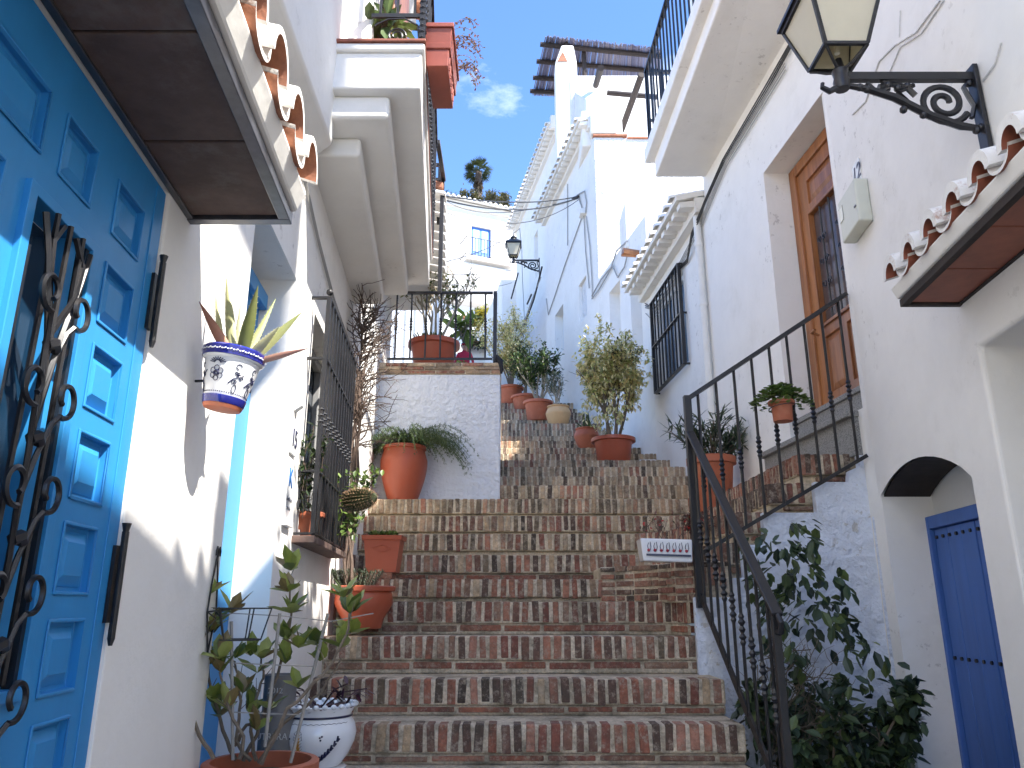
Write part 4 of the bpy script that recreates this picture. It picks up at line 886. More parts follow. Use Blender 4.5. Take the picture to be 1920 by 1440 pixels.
# ================================================================== STREET LAMPS
def lamp(name,label,base,W,z,group):
    """bracket arm reaching out from wall point base; lantern at its end"""
    bx,by=base; root=thing(name,label,'street lamp',(bx,by,z),group=group)
    X=lambda a,h,o=0: Vector((bx-a,by+o,z+h))
    m_=MB(); m_.box((bx-.022,by-.028,z-.36),(bx+.0,by+.028,z+.05)); m_.build('wall_plate',IRON,root,bevel=.003)
    m_=MB(); m_.box((bx-.58,by-.014,z-.018),(bx-.02,by+.014,z+.018))
    # lower sweep
    m_.tube([X(.56,-.04),(X(.48,-.055)),X(.36,-.10),X(.22,-.19),X(.10,-.24),X(.035,-.25)],[.012,.016,.018,.018,.018,.014],6)
    c=(.155,-.125)
    for r0,tn,a0 in ((.105,1.9,R(-150)),):
        m_.tube([X(c[0]+(r0*(1-.78*k/44))*math.cos(a0+tn*6.283*k/44),c[1]+(r0*(1-.78*k/44))*math.sin(a0+tn*6.283*k/44)) for k in range(45)],.012,6,flat=1.2)
    m_.tube([X(.27,-.04),X(.34,-.075),X(.30,-.125),X(.36,-.10)],.011,5); m_.tube([X(.40,-.02),X(.38,-.06),X(.43,-.075),X(.47,-.03)],.011,5)
    m_.tube([X(.27,-.09),X(.30,-.05),X(.36,-.035),X(.42,-.05)],.013,5); m_.tube([X(.03,-.02),X(.06,-.05),X(.045,-.10),X(.03,-.14),X(.05,-.2)],.011,5)
    for a,h in ((.30,-.045),(.34,-.055),(.38,-.04),(.33,-.16),(.25,-.185),(.04,-.26),(.02,-.245),(.47,-.06),(.50,-.05),(.035,-.03)): m_.ball(X(a,h),.017,seg=8)
    m_.tube([X(.58,-.04),X(.63,-.07),X(.66,-.05),X(.655,-.03)],[.016,.014,.011,.009],6); m_.lathe([(.03,-.06),(.034,-.02),(.028,.0),(.034,.03),(.02,.05),(.014,.09)],X(.575,0),12)
    m_.build('bracket',IRON,root,smooth=True,ang=40)
    cx=.575; zb=.10; zt=.36; a=.088; bq=.155
    fr=MB(); cor=[(-1,-1),(1,-1),(1,1),(-1,1)]
    lo=[X(cx+i*a,zb,j*a) for i,j in cor]; hi=[X(cx+i*bq,zt,j*bq) for i,j in cor]
    for k in range(4):
        l_=(k+1)%4; fr.bar(lo[k],hi[k],.016); fr.bar(lo[k],lo[l_],.016); fr.bar(hi[k],hi[l_],.022)
        fr.tube([lo[k],lo[k]+(X(cx,zb-.07)-lo[k])*.55+Vector((0,0,-.012)),X(cx,zb-.075)],[.007,.007,.009],6)
    fr.build('lantern_frame',IRON,root,bevel=.002)
    gm=MB()
    for k in range(4):
        l_=(k+1)%4; A_,B_,C2,D2=lo[k],lo[l_],hi[l_],hi[k]; cc=(X(cx,(zb+zt)/2)-(A_+B_+C2+D2)/4).normalized()*.004
        gm.hexa([A_,B_,C2,D2,A_+cc,B_+cc,C2+cc,D2+cc])
    gm.build('glass_pane',CREAMG,root)
    rf=MB(); br=bq+.022
    i0=[X(cx+i*br,zt+.012,j*br) for i,j in cor]; i1=[X(cx+i*br,zt+.03,j*br) for i,j in cor]; i2=[X(cx+i*.07,zt+.13,j*.07) for i,j in cor]
    rf.hexa(i0+i1); rf.hexa(i1+i2); rf.lathe([(.06,.125),(.055,.17),(.075,.18),(.05,.21),(.015,.24),(.012,.27)],X(cx,zt),12); rf.build('lantern_roof',IRON,root,smooth=True,ang=35)
    pr=MB(); pr.tube([X(cx,zb+.02),X(cx,zb+.15)],.012,8); pr.ball(X(cx,zb+.18),.035,seg=12); pr.build('bulb',CREAMG,root,smooth=True)
    return root
lamp('street_lamp','large black iron wall lantern with cream panes in the top right corner',(1.975,2.78),WN,2.17,'wall lanterns')
q=WF.hit(1012,500); lamp('street_lamp','small distant black iron wall lantern high on the white house wall',(WF.P(q[0],0,0).x,q[0]),WF,q[1]+.15,'wall lanterns')
# overhead cables
b=MB()
def sag(a,b_,s,n=14): return [a.lerp(b_,t/n)+Vector((0,0,-s*4*(t/n)*(1-t/n))) for t in range(n+1)]
E0=at(1086,368,WF.hit(1086,368)[0])
cb=[]
for i,(u,v,dd,sg_) in enumerate(((802,362,8,.12),(802,366,8,.22),(830,372,33,.5),(800,385,8,.35))): b.tube(sag(at(u,v,dd),E0+Vector((0,0,-.02*i)),sg_),.010 if i<3 else .006,5)
cabl=solo(b,'overhead_cable',CABLE,'bundle of black cables spanning the street between left eave and right wall','cable')
b=MB(); b.tube(sag(at(790,500,8.3),at(975,428,WF.hit(975,428)[0]),.15),.007,5); solo(b,'overhead_cable',CABLE,'thin slanting cable crossing in front of the far balcony to the lamp','cable')
b=MB(); b.tube(sag(at(810,513,8.3),at(965,505,16),.05),.006,5); b.tube(sag(at(810,525,8.3),at(960,530,16),.1),.005,5); solo(b,'overhead_cable',CABLE,'two thin cables strung low below the far balcony','cable')
# cables running down the upper walls
cab=thing('wall_cables','bunched cables running down the white walls right of the lamp','cable',(1.3,11,5))
def wires(W,L,m_,r,n=.02,name='cable'):
    b=MB(W.P)
    for px in L: wire(b,W,px,r,n)
    b.build(name,m_,cab)
wires(WF,[[(1084,366),(1098,358),(1102,380),(1100,400)],[(1086,368),(1092,385),(1096,402)],[(1101,405),(1108,460),(1112,520),(1113,560)],[(1097,405),(1100,470),(1107,540)],[(1094,405),(1060,500),(1042,555),(1030,590),(1026,560)],
  [(982,610),(1000,560),(1016,520)],[(976,430),(980,470),(981,520),(985,600)],[(1066,345),(1066,460)]],CABLEG,.012,.02)
wires(WF,[[(984,612),(1003,560),(1012,525),(1018,500)],[(990,570),(998,552)],[(960,560),(973,512)],[(1086,368),(1075,372)]],CABLE,.022,.02)
wires(WF,[[(1113,560),(1125,545),(1140,520),(1152,498),(1162,520),(1175,500),(1182,470)],[(1113,555),(1130,525),(1150,500),(1160,470),(1180,452)]],CABLEG,.012,.03)
b=MB(); p=WF.P(WF.hit(1097,400)[0],.03,WF.hit(1097,400)[1]); b.box(tuple(p-Vector((.07,.1,.05))),tuple(p+Vector((.07,.1,.05)))); b.build('junction_box',PIPE,cab,bevel=.01)

# ================================================================== RAILINGS ON THE RIGHT
sr=thing('side_stair_railing','black iron railing with turned balusters climbing right to the brown door','railing',(1.09,4.63,0))
b=MB(); A_=(1.10,4.625); B_=(2.145,4.58)
rail_panel(b,A_,B_,(.30,.885),(1.255,1.935),9,knob=.42,top=.042,r=.0095); b.build('railing_panel',IRON,sr,smooth=True,ang=30)
b=MB(); b.bar((1.09,4.625,-.0),(1.09,4.625,1.27),.045); b.build('newel_post',IRON,sr,bevel=.003)
lr=thing('stair_handrail','black iron handrail with broad top rail descending towards the viewer beside the stairs','railing',(1.12,3.53,-.9))
b=MB(); A_=(1.09,4.60); B_=(1.145,3.50)
def q_(t,z): return Vector((A_[0]+(B_[0]-A_[0])*t,A_[1]+(B_[1]-A_[1])*t,z))
tp=(1.03,.0); bt=(.06,-.86)
b.bar(q_(0,tp[0]),q_(1.03,tp[1]-.03),.05,.022); b.bar(q_(0,tp[0]-.02),q_(1.02,tp[1]-.05),.026,.02)
hrl=b.build('handrail',IRON,lr,bevel=.006)
b=MB(); b.bar(q_(0,bt[0]),q_(1.25,bt[1]-.23),.012,.045)
for k in range(9):
    t=(k+.6)/9.3; za=bt[0]+(bt[1]-bt[0])*t; zb_=tp[0]+(tp[1]-tp[0])*t-.03; b.tube([q_(t,za),q_(t,zb_)],.0085,6)
    mid=za+(zb_-za)*.45
    for o_,w_ in ((-.06,.6),(-.035,1),(0,.8),(.035,1),(.06,.6)): b.lathe([(.0085,-.016),(.0085+.011*w_,0),(.0085,.016)],q_(t,mid+o_),8)
b.build('baluster',IRON,lr,smooth=True,ang=30)
b=MB(); b.bar(q_(1,-1.25),q_(1,-.02),.034); b.tube([q_(1.03,-.03),q_(1.06,-.06),q_(1.05,-.10),q_(1.01,-.10)],.014,6); b.build('end_post',IRON,lr,bevel=.003)

# ================================================================== POTS AND PLANTS
def simple_plant(root, base, n, H, r0, L, W, cols, lv, kids=(2,4), spread=.7, spr=.05, droop=0, bark=BARK, stems=5, tilt=.35, jit=.3, upb=.3, nleaf=600, wig=.2):
    b=MB(); pts=[]
    for k in range(stems):
        a=rng.uniform(0,6.283); tt=rng.uniform(.05,tilt); grow(b,Vector(base)+Vector((r0*math.cos(a),r0*math.sin(a),0))*rng.uniform(.1,.8),(tt*math.cos(a),tt*math.sin(a),1),H*.5*rng.uniform(.8,1.1),n,lv,pts,wig=wig,kids=kids,spread=spread,upb=upb)
    b.build('stem',bark,root,smooth=True); l=MB(); foliage(l,pts,nleaf,L,W,cols,spr,droop,jit); l.build('foliage',LEAF,root); return pts
VAR=[(.72,.66,.30),(.80,.72,.38),(.55,.54,.22),(.85,.76,.44),(.34,.38,.12),(.72,.56,.24)]
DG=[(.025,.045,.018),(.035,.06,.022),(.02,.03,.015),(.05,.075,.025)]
MG=[(.06,.11,.03),(.09,.15,.035),(.045,.08,.025),(.13,.19,.05)]
GG=[(.13,.16,.10),(.10,.13,.08),(.17,.20,.13)]
# big variegated ficus
c0=at(1151,860,9.0); base=Vector((c0.x,9.0,1.64)); t=thing('potted_ficus','large round terracotta pot with a tall cream variegated ficus against the right wall','potted tree',base)
pot(t,base,.235,.30,PLTERRA,rim=.03,rimh=.05,base=.8)
b=MB(); pts=[]
for k in range(6):
    a=k*1.05; grow(b,base+Vector((.05*math.cos(a),.05*math.sin(a),.26)),(.26*math.cos(a)+.02,.20*math.sin(a),1),.62,.022,3,pts,wig=.14,kids=(3,4),spread=.8,upb=.22,ratio=.66)
b.build('trunk',BARK,t,smooth=True)
cc=base+Vector((.0,0,1.12)); 
def keep(p): 
    e=(p[0]-cc); ang=math.atan2(e.z,e.x); lim=1+.16*math.sin(3*ang+1)+.08*math.sin(7*ang); return (e.x/.47)**2+(e.y/.5)**2+(e.z/.72)**2<lim**2
pts=[p for p in pts if keep(p)]
# fill: leaf clusters on an uneven shell of the crown
for k in range(330):
    e=rv(1); ang=math.atan2(e.z,e.x); f=(1+.16*math.sin(3*ang+1)+.08*math.sin(7*ang))*rng.uniform(.55,1.0); p=cc+Vector((e.x*.45*f,e.y*.42*f,e.z*.71*f)); pts.append((p,(e+Vector((0,0,-.5))).normalized(),0))
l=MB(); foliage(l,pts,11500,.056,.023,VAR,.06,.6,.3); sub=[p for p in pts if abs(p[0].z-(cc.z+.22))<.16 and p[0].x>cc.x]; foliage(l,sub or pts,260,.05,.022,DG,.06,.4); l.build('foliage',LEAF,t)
# pot behind it (round clay with agave)
def potted(name,label,u,v,lvl,r,h,m_,shape,plant,cat='potted plant',y=None,**kw):
    y_=y or LV[lvl][0]+.18; c0=at(u,v,y_); base=Vector((c0.x,y_,LV[lvl][1])); t=thing(name,label,cat,base); pot(t,base,r,h,m_,shape=shape,**kw); plant(t,base+Vector((0,0,h-.03))); return t
def p_agave(t,b0):
    l=MB()
    for k in range(26):
        a=rng.uniform(0,6.283); e=rng.uniform(.2,1.3); leaf(l,b0,(math.cos(a)*math.cos(e),math.sin(a)*math.cos(e),math.sin(e)),Vector((0,0,1)),rng.uniform(.14,.26),.03,rng.choice(MG+GG),.3,.1)
    for k in range(3): leaf(l,b0+Vector((-.03+.03*k,0,0)),(rng.uniform(-.1,.1),0,1),Vector((0,1,0)),.30,.035,(.06,.08,.03))
    l.build('foliage',LEAF,t)
potted('potted_agave','round bellied clay pot with a small agave leaning behind the big ficus pot',1100,815,17,.17,.26,TERRA,'belly',p_agave,base=.5,y=9.95)
def p_ole(t,b0): simple_plant(t,b0,.011,.75,.05,.075,.013,GG+[(.06,.08,.05)],2,kids=(3,4),spread=.7,stems=6,nleaf=420,bark=PALEB,spr=.02)
potted('potted_oleander','ochre clay pot with a thin grey leaved oleander on a step',1047,785,21,.20,.29,OCHRE,'belly',p_ole,base=.62,y=11.68)
def p_jade(t,b0):
    simple_plant(t,b0,.020,1.05,.06,.06,.035,MG+DG,2,kids=(3,4),spread=.6,stems=7,nleaf=2000,bark=PALEB,spr=.08,tilt=.55,upb=.5)
potted('potted_jade_bush','terracotta pot with a dark green bush on pale bare stems',1009,770,22,.225,.33,TERRA,'flower',p_jade,rim=.02,rimh=.05,base=.78,y=12.12)
def p_dark(t,b0): simple_plant(t,b0,.014,1.1,.06,.05,.022,DG+MG+VAR[4:5],2,kids=(3,4),spread=.8,stems=6,nleaf=3000,spr=.12)
potted('potted_dark_shrub','wide terracotta pot with a dark shrub, third pot from the top of the stairs',985,755,24,.23,.26,TERRA,'flower',p_dark,rim=.02,rimh=.05,base=.8,y=12.9)
def p_var(t,b0): simple_plant(t,b0,.016,1.45,.06,.05,.022,VAR,2,kids=(3,5),spread=.8,stems=7,nleaf=6500,spr=.17)
potted('potted_variegated_bush','plain terracotta pot with a bushy yellow variegated shrub, highest on the stairs',957,753,25,.22,.34,TERRA,'flower',p_var,rim=.02,rimh=.05,base=.85,y=13.2)
# flat brick beside the ficus pot & loose block
b=MB(); b.box((1.52,9.05,1.64),(1.72,9.35,1.70)); solo(b,'loose_brick',BRICKF,'loose brick lying right of the big ficus pot','brick',bevel=.01)
b=MB(); q=at(1128,822,9.75); b.box((q.x-.09,9.7,1.82),(q.x+.13,9.9,1.96),c=(.3,.2,.14)); solo(b,'stone_block',BRICKF,'brick block standing left behind the big ficus pot','block',bevel=.015)
# big urn with fern left
base=Vector((-1.02,6.98,.925)); base=Vector((at(755,930,6.97).x,6.97,.925)); t=thing('potted_fern','tall glossy terracotta urn with feathery fern in front of the white terrace wall','potted plant',base)
pot(t,base,.215,.47,PLTERRA,shape='urn',base=.62)
l=MB(); b0=base+Vector((0,0,.49))
FG=[(.07,.12,.04),(.10,.16,.055),(.05,.09,.03),(.13,.18,.07)]
for k in range(150):
    a=rng.uniform(0,6.283); p=b0+Vector((.1*math.cos(a),.1*math.sin(a),0)); d=Vector((math.cos(a),math.sin(a)*.6-.15,rng.uniform(.5,1.5))).normalized(); L_=rng.uniform(.3,.72) if math.cos(a)>.1 else rng.uniform(.2,.46); path=[]
    for j in range(12):
        path.append(p.copy()); p=p+d*(L_/12); d=(d+Vector((0,0,-.20))).normalized(); p.y=min(p.y,7.07)
        for s_ in range(7):
            leaf(l,p,rv(1)+d*.3,Vector((0,0,1)),.036*(1-j/24),.005,rng.choice(FG))
    l.tube(path,.0015,3,c=(.1,.13,.05))
for k in range(16):
    a=rng.uniform(0,6.283); leaf(l,b0+Vector((.06*math.cos(a)+.05,.06*math.sin(a),-.02)),(math.cos(a)*.45,math.sin(a)*.3,1),Vector((0,1,0))+rv(.3),rng.uniform(.12,.22),.045,rng.choice(DG))
l.build('foliage',LEAF,t)
# oleander in clay pot behind the side railing
base=Vector((at(1338,930,6.55).x,6.55,.925)); base.z=.745; t=thing('potted_oleander','weathered clay pot with a long leaved oleander behind the side stair railing','potted plant',base)
pot(t,base,.195,.50,TERRA,rim=.015,rimh=.07,base=.72)
b=MB(); l=MB(); b0=base+Vector((0,0,.46))
OL=[(.05,.08,.045),(.07,.11,.055),(.035,.055,.03),(.10,.13,.075)]
for k in range(24):
    a=rng.uniform(0,6.283); d=Vector((.95*math.cos(a)+.0,.6*math.sin(a),rng.uniform(.45,1.3))).normalized(); L_=rng.uniform(.24,.50); p=b0.copy(); path=[p.copy()]
    for j in range(8):
        p=p+d*(L_/8); d=(d+rv(.08)).normalized(); path.append(p.copy())
        if j>2:
            for s_ in range(5): leaf(l,p,rv(1)+d*.5,Vector((0,0,1)),rng.uniform(.09,.16),.018,rng.choice(OL),.2,.15)
    b.tube(path,[.006]*8+[.003],5)
b.build('stem',BARK,t,smooth=True); l.build('foliage',LEAF,t)
# red flowers
def small_plant(name,label,base,n,H,L,W,cols,flower=None,cat='plant',bark=TWIG,stems=6):
    t=thing(name,label,cat,tuple(base)); b=MB(); pts=[]
    for k in range(stems): grow(b,base,rv(.5)+Vector((0,0,1)),H*.5,.004,2,pts,kids=(2,3),spread=.8)
    b.build('stem',bark,t); l=MB(); foliage(l,pts,n,L,W,cols,.02); l.build('foliage',LEAF,t)
    if flower:
        f=MB()
        for k in range(flower):
            p,_,_=rng.choice(pts)
            for j in range(5): leaf(f,p,rv(1),Vector((0,0,1)),.022,.018,(.55,.02,.02))
        f.build('flower',LEAF,t)
    return t
small_plant('flowering_plant','small reddish plant with a bright red flower behind the newel post',Vector((at(1300,985,5.1).x,5.1,.38)),160,.30,.035,.016,[(.12,.04,.03),(.08,.05,.03),(.16,.06,.05)],6)
# ceramic trough with plant
tq=thing('ceramic_trough','white glazed trough painted with red and dark flowers fixed beside the newel post','planter',(.93,4.66,.262))
b=MB(); b.hexa([(.80,4.58,.385),(1.08,4.56,.375),(1.08,4.70,.375),(.80,4.72,.385),(.785,4.57,.515),(1.085,4.55,.505),(1.085,4.71,.505),(.785,4.73,.515)]); b.v=[(x-.035,y,z-.122) for x,y,z in b.v]; b.build('trough',GLAZE,tq,bevel=.008,seg=3)
b=MB(); 
def tro(x,z): t_=(x-.79)/.29; return (x-.035,4.568-.02*t_-.002,.263+z-.01*t_)
b.hexa([tro(.815,.030),tro(1.07,.030),(1.03,4.57,.285),(.785,4.59,.295),tro(.815,.042),tro(1.07,.042),(1.03,4.57,.297),(.785,4.59,.307)]); b.build('painted_band',INK,tq)
b=MB(); r_=MB()
for k in range(7):
    x=.83+k*.036; r_.ball(tro(x,.062),.009,seg=8); 
    b.tube([tro(x-.002,.066),tro(x-.006,.085),tro(x+.001,.105)],.0022,4); b.tube([tro(x+.008,.06),tro(x+.014,.08),tro(x+.010,.11)],.0022,4)
b.build('painted_stem',INK,tq); r_.build('painted_flower',REDINK,tq)
b=MB(); pts=[]
for k in range(9): grow(b,(.80+k*.025,4.64,.375),rv(.5)+Vector((0,0,1)),.10,.003,2,pts,kids=(2,3),spread=.9)
b.build('stem',TWIG,tq); l=MB(); foliage(l,pts,55,.03,.012,[(.10,.07,.04),(.09,.07,.04),(.2,.10,.07)],.02); foliage(l,pts,10,.022,.015,[(.5,.03,.03)],.02); l.build('foliage',LEAF,tq)
# hanging pot on the side railing
hp=at(1466,765,4.53); t=thing('hanging_pot','small terracotta pot with round bright green leaves hung on the side railing','potted plant',(hp.x,4.53,hp.z))
base=Vector((hp.x,4.53,hp.z-.085)); pot(t,base,.073,.13,TERRA,rim=.006,rimh=.03,base=.78)
b=MB(); b.tube([base+Vector((.077*math.cos(a),.077*math.sin(a),.09-.02*math.sin(a*.5+1.0))) for a in [i*.35 for i in range(18)]],.003,4,closed=True); b.tube([base+Vector((0,.07,.08)),base+Vector((0,.11,.14))],.003,4); b.build('wire_ring',WIREM,t)
l=MB(); LG=[(.10,.17,.035),(.14,.22,.05),(.18,.26,.08),(.07,.12,.03)]
for k in range(620):
    a=rng.uniform(0,6.283); rr_=rng.uniform(.0,.16); z_=.125+.105*(1-(rr_/.15)**2)*rng.uniform(.3,1)-max(0,rr_-.1)*.7*rng.random(); p=base+Vector((rr_*1.08*math.cos(a),rr_*.8*math.sin(a),z_)); leaf(l,p,(math.cos(a),math.sin(a),rng.uniform(-.2,.6)),Vector((0,0,1)),.034,.030,rng.choice(LG),.15,.1)
l.build('foliage',LEAF,t)
# dark ficus bush in the court
bc=Vector((1.70,4.22,-1.6)); t=thing('court_ficus','dark glossy leaved ficus bush growing in the sunken court right of the handrail','bush',bc)
b=MB(); pts=[]
for k in range(9):
    a=rng.uniform(0,6.283); grow(b,bc+Vector((.08*math.cos(a),.06*math.sin(a),0)),(.16*math.cos(a)-.10,.10*math.sin(a),1),1.0,.015,3,pts,wig=.12,kids=(3,4),spread=.65,upb=.2,ratio=.36)
def okb(p):
    q=p[0]; 
    if q.y>4.58 or q.y<3.72: return False
    if q.x>WN.x0+WN.k*q.y-.05: return False
    lim = .62 if q.z<-.55 else .62-(q.z+.55)*.42
    cx=1.66 if q.z<-.5 else 1.66-(q.z+.5)*.25
    return abs(q.x-cx)<lim*(.8+.25*math.sin(q.z*9)) and q.z<.48
pts=[p for p in pts if okb(p)]
for k in range(520):
    z=rng.uniform(-1.3,.44); lim=.56 if z<-.55 else .56-(z+.55)*.40; cx=1.62 if z<-.5 else 1.62-(z+.5)*.22
    a=rng.uniform(0,6.283); f=math.sqrt(rng.uniform(.3,1))*(.82+.22*math.sin(z*9+a*2)); x=cx+lim*f*math.cos(a); y=4.18+.33*f*math.sin(a)
    if x<1.18: continue
    if x<1.9 or z>-1.3: pts.append((Vector((x,min(y,4.55),z)),Vector((math.cos(a),math.sin(a),-.4)).normalized(),0))
b.build('stem',BARK,t,smooth=True)
l=MB(); FD_=[(.034,.058,.030),(.048,.078,.038),(.024,.04,.024),(.065,.10,.042),(.10,.14,.045)]
pts=[p for p in pts if p[0].x<WN.x0+WN.k*p[0].y-.06]
foliage(l,pts,3700,.080,.042,FD_,.055,.75,.3); l.build('foliage',LEAF,t)
b=MB()
for k in range(60):
    a=rng.uniform(0,6.28); p=bc+Vector((-.35+rng.uniform(-.1,.25),-.05+rng.uniform(-.15,.15),rng.uniform(.7,1.4))); grow(b,p,rv(1)+Vector((.5,0,.1)),.24,.003,1,[],wig=.35,kids=(2,3),spread=1)
b.build('bare_twig',BARK,t)
# ---- left foreground: shrub in pot with stakes
def leaf_cluster(l,p,n,L,cols,up=1.0):
    for k in range(int(n*1.5)):
        a=rng.uniform(0,6.283); e=rng.uniform(.2,1.4); leaf(l,p,(math.cos(a)*math.cos(e),math.sin(a)*math.cos(e),math.sin(e)*up),Vector((0,0,1))+rv(.3),L*rng.uniform(.7,1.2),L*.50,rng.choice(cols),.25,.08)
sb=Vector((at(490,1420,2.55).x,2.55,0)); sb.z=at(490,1420,2.55).z-.235; zr=sb.z+.235
sb=Vector((-.80,2.50,-1.02))
q=at(490,1425,2.5); sb=Vector((q.x,2.5,q.z-.26)); t=thing('staked_shrub','clay pot with a leggy green shrub tied to pale stakes and wire, bottom left','potted plant',sb)
pot(t,sb,.160,.26,TERRA,rim=.008,rimh=.05,base=.74)
STM=[[(500,1400),(445,1330),(405,1265),(350,1290),(347,1340),(400,1420)][::-1]]
st=MB(); l=MB(); YG=[(.19,.23,.045),(.25,.29,.06),(.12,.16,.035),(.32,.35,.10),(.20,.15,.06)]
def Q(u,v,dy=0): return at(u,v,2.5+dy)
chains=[[(400,1422),(375,1380),(350,1310),(348,1270),(362,1235),(385,1190),(375,1150),(372,1100)],[(440,1425),(420,1370),(400,1310),(390,1250),(385,1200)],
 [(450,1425),(455,1380),(430,1330),(420,1290),(412,1260)],[(455,1425),(480,1380),(500,1320),(520,1270),(540,1200),(545,1150),(540,1090)],[(490,1430),(510,1390),(540,1330),(590,1280),(625,1240),(650,1190),(655,1150)],
 [(480,1428),(470,1370),(480,1310),(493,1270),(490,1235)],[(470,1425),(440,1390),(450,1330),(450,1280),(440,1240)],[(485,1430),(520,1370),(565,1330),(600,1300),(640,1235)],[(440,1400),(460,1360),(490,1350),(520,1300)]]
for ci,ch in enumerate(chains):
    dy=rng.uniform(-.12,.12); P3=[Q(u,v,dy+rng.uniform(-.015,.015)) for u,v in ch]
    # densify
    path=[]
    for a,c_ in zip(P3[:-1],P3[1:]):
        for s_ in range(3): path.append(a.lerp(c_,s_/3)+rv(.004))
    path.append(P3[-1]); st.tube(path,[.0065*(1-.55*i/len(path)) for i in range(len(path))],5)
    for p in path[len(path)//2:]:
        if rng.random()<.55: st.tube([p,p+rv(.04)+Vector((0,0,.03))],[.002,.001],3)
for u,v,n in ((372,1100,5),(385,1120,4),(372,1165,8),(385,1190,8),(400,1175,7),(360,1205,5),(375,1240,7),(395,1245,6),(412,1235,4),(415,1262,3),(440,1235,2),(435,1150,5),(470,1230,4),(492,1235,4),(482,1262,3),(545,1070,4),(540,1110,6),(545,1150,7),(538,1200,6),(560,1215,6),(535,1245,4),
  (590,1210,5),(600,1240,4),(645,1120,7),(655,1150,6),(640,1215,5),(660,1190,5),(400,1320,4),(410,1345,3),(425,1330,4),(470,1340,4),(480,1370,5),(455,1300,3),(505,1330,2),(560,1290,2)):
    leaf_cluster(l,Q(u,v,rng.uniform(-.1,.1)),n,.078,YG)
st.build('stem',BARK,t,smooth=True); l.build('foliage',LEAF,t)
b=MB()
for a,c_ in (((437,1425),(434,1165)),((497,1400),(525,1150)),((545,1430),(615,1150))): b.tube([Q(*a,-.02),Q(*c_,-.02)],.0055,5)
for L_ in ([(345,1165),(437,1150),(530,1155),(620,1165),(700,1150)],[(350,1235),(435,1243),(520,1247),(590,1250)],[(430,1335),(500,1338),(565,1340)]): b.tube([Q(u,v,-.02) for u,v in L_],.0022,4)
b.build('stake',STAKE,t)
# empty wire pot holder on the wall
wh=thing('wire_pot_holder','empty black wire pot holder fixed to the white wall above the staked shrub','pot holder',tuple(WL.P(2.3,0,-.1)))
b=MB(); d_,z_=WL.hit(392,1160)
def H(dd,n,zz): return WL.P(d_+dd,n,z_+zz)
rg=[H(.085*math.cos(a),.10+.085*math.sin(a),.03) for a in [i*math.pi/10 for i in range(20)]]; b.tube(rg,.003,4,closed=True)
rg2=[H(.06*math.cos(a),.10+.06*math.sin(a),-.06) for a in [i*math.pi/10 for i in range(20)]]; b.tube(rg2,.003,4,closed=True)
for k in range(0,20,4): b.tube([rg[k],rg2[k]],.0025,4)
b.tube([H(0,.006,.19),H(-.03,.006,.10),H(-.045,.006,.02),H(-.02,.006,-.05),H(0,.006,-.1)],.003,4); b.tube([H(0,.006,.19),H(.03,.006,.10),H(.045,.006,.02),H(.02,.006,-.05),H(0,.006,-.1)],.003,4)
for s_ in (-1,1): b.tube([H(0,.006,.17),H(s_*.004,.008,.20),H(s_*.014,.008,.212),H(s_*.022,.008,.20),H(s_*.02,.008,.185)],.003,4); b.tube([H(s_*.045,.006,.02),H(s_*.03,.03,.0),H(s_*.05,.02,-.02),H(s_*.03,.01,-.04)],.0025,4)
b.tube([H(-.045,.006,.02),H(-.085,.10,.03)],.003,4); b.tube([H(.045,.006,.02),H(.085,.10,.03)],.003,4); b.build('wire_frame',WIREM,wh)
# white glazed pot with purple plant
q=at(594,1420,2.98); base=Vector((q.x,2.98,q.z-.025)); t=thing('glazed_pot','white glazed pot painted with a wheat ear and dark leaves, holding a purple plant','potted plant',base)
r0=.128; H_=.215
GS=1.04
prof=[(a*GS,b_*1.03) for a,b_ in [(.075,0),(.08,.004),(.105,.045),(.124,.095),(.1285,.13),(.122,.165),(.110,.19),(.108,.20),(.122,.235),(.118,.238),(.104,.205),(1e-6,.20)]]
b=MB(); b.lathe(prof,base,40); b.build('pot',GLAZE,t,smooth=True,ang=60)
b=MB(); 
for k in range(26):
    a=k*6.283/26; b.ball(base+Vector((.126*math.cos(a),.126*math.sin(a),.245)),.0105,seg=8)
b.build('scalloped_rim',GLAZE,t,smooth=True)
b=MB(); b.lathe([(.1145,.196),(.1178,.197),(.1178,.204),(.114,.205)],base,40); b.build('painted_band',INK,t,smooth=True)
def surf(a,z,o=.0015):
    for (ra,za),(rb,zb_) in zip(prof[:-1],prof[1:]):
        if za<=z<=zb_: r_=ra+(rb-ra)*(z-za)/(zb_-za+1e-9); break
    return base+Vector(((r_+o)*math.cos(a),(r_+o)*math.sin(a),z))
b=MB(); k_=MB()
A0=R(-108)
k_.tube([surf(A0,z) for z in (.03,.06,.09,.12,.145)],.0028,5)
for k in range(8):
    z=.045+k*.012
    for s_ in (-1,1): k_.tube([surf(A0,z),surf(A0+s_*.05,z+.012)],.0028,4)
k_.build('painted_wheat',GOLDINK,t)
for k in range(9):
    z=.04+k*.012; b.tube([surf(A0-.12,z+.01),surf(A0,z-.002),surf(A0+.12,z+.01)],.0008,3)
b.tube([surf(A0-.13,.12),surf(A0-.09,.15),surf(A0,.16),surf(A0+.09,.15),surf(A0+.13,.12)],.0008,3)
for k in range(8):
    a=R(-78)+k*.075; z=.03+.10*(k/8)**1.6; b.tube([surf(a,z),surf(a+.06,z+.012)],.005,5); b.tube([surf(a,z),surf(a+.015,z+.022)],.0035,5)
for a,z in ((-2.2,.12),(-1.7,.05),(-1.3,.13),(-2.25,.05)):
    for o_ in ((0,0),(.05,.004),(.02,-.01)): b.ball(surf(a+o_[0],z+o_[1],-.002),.0045,seg=6)
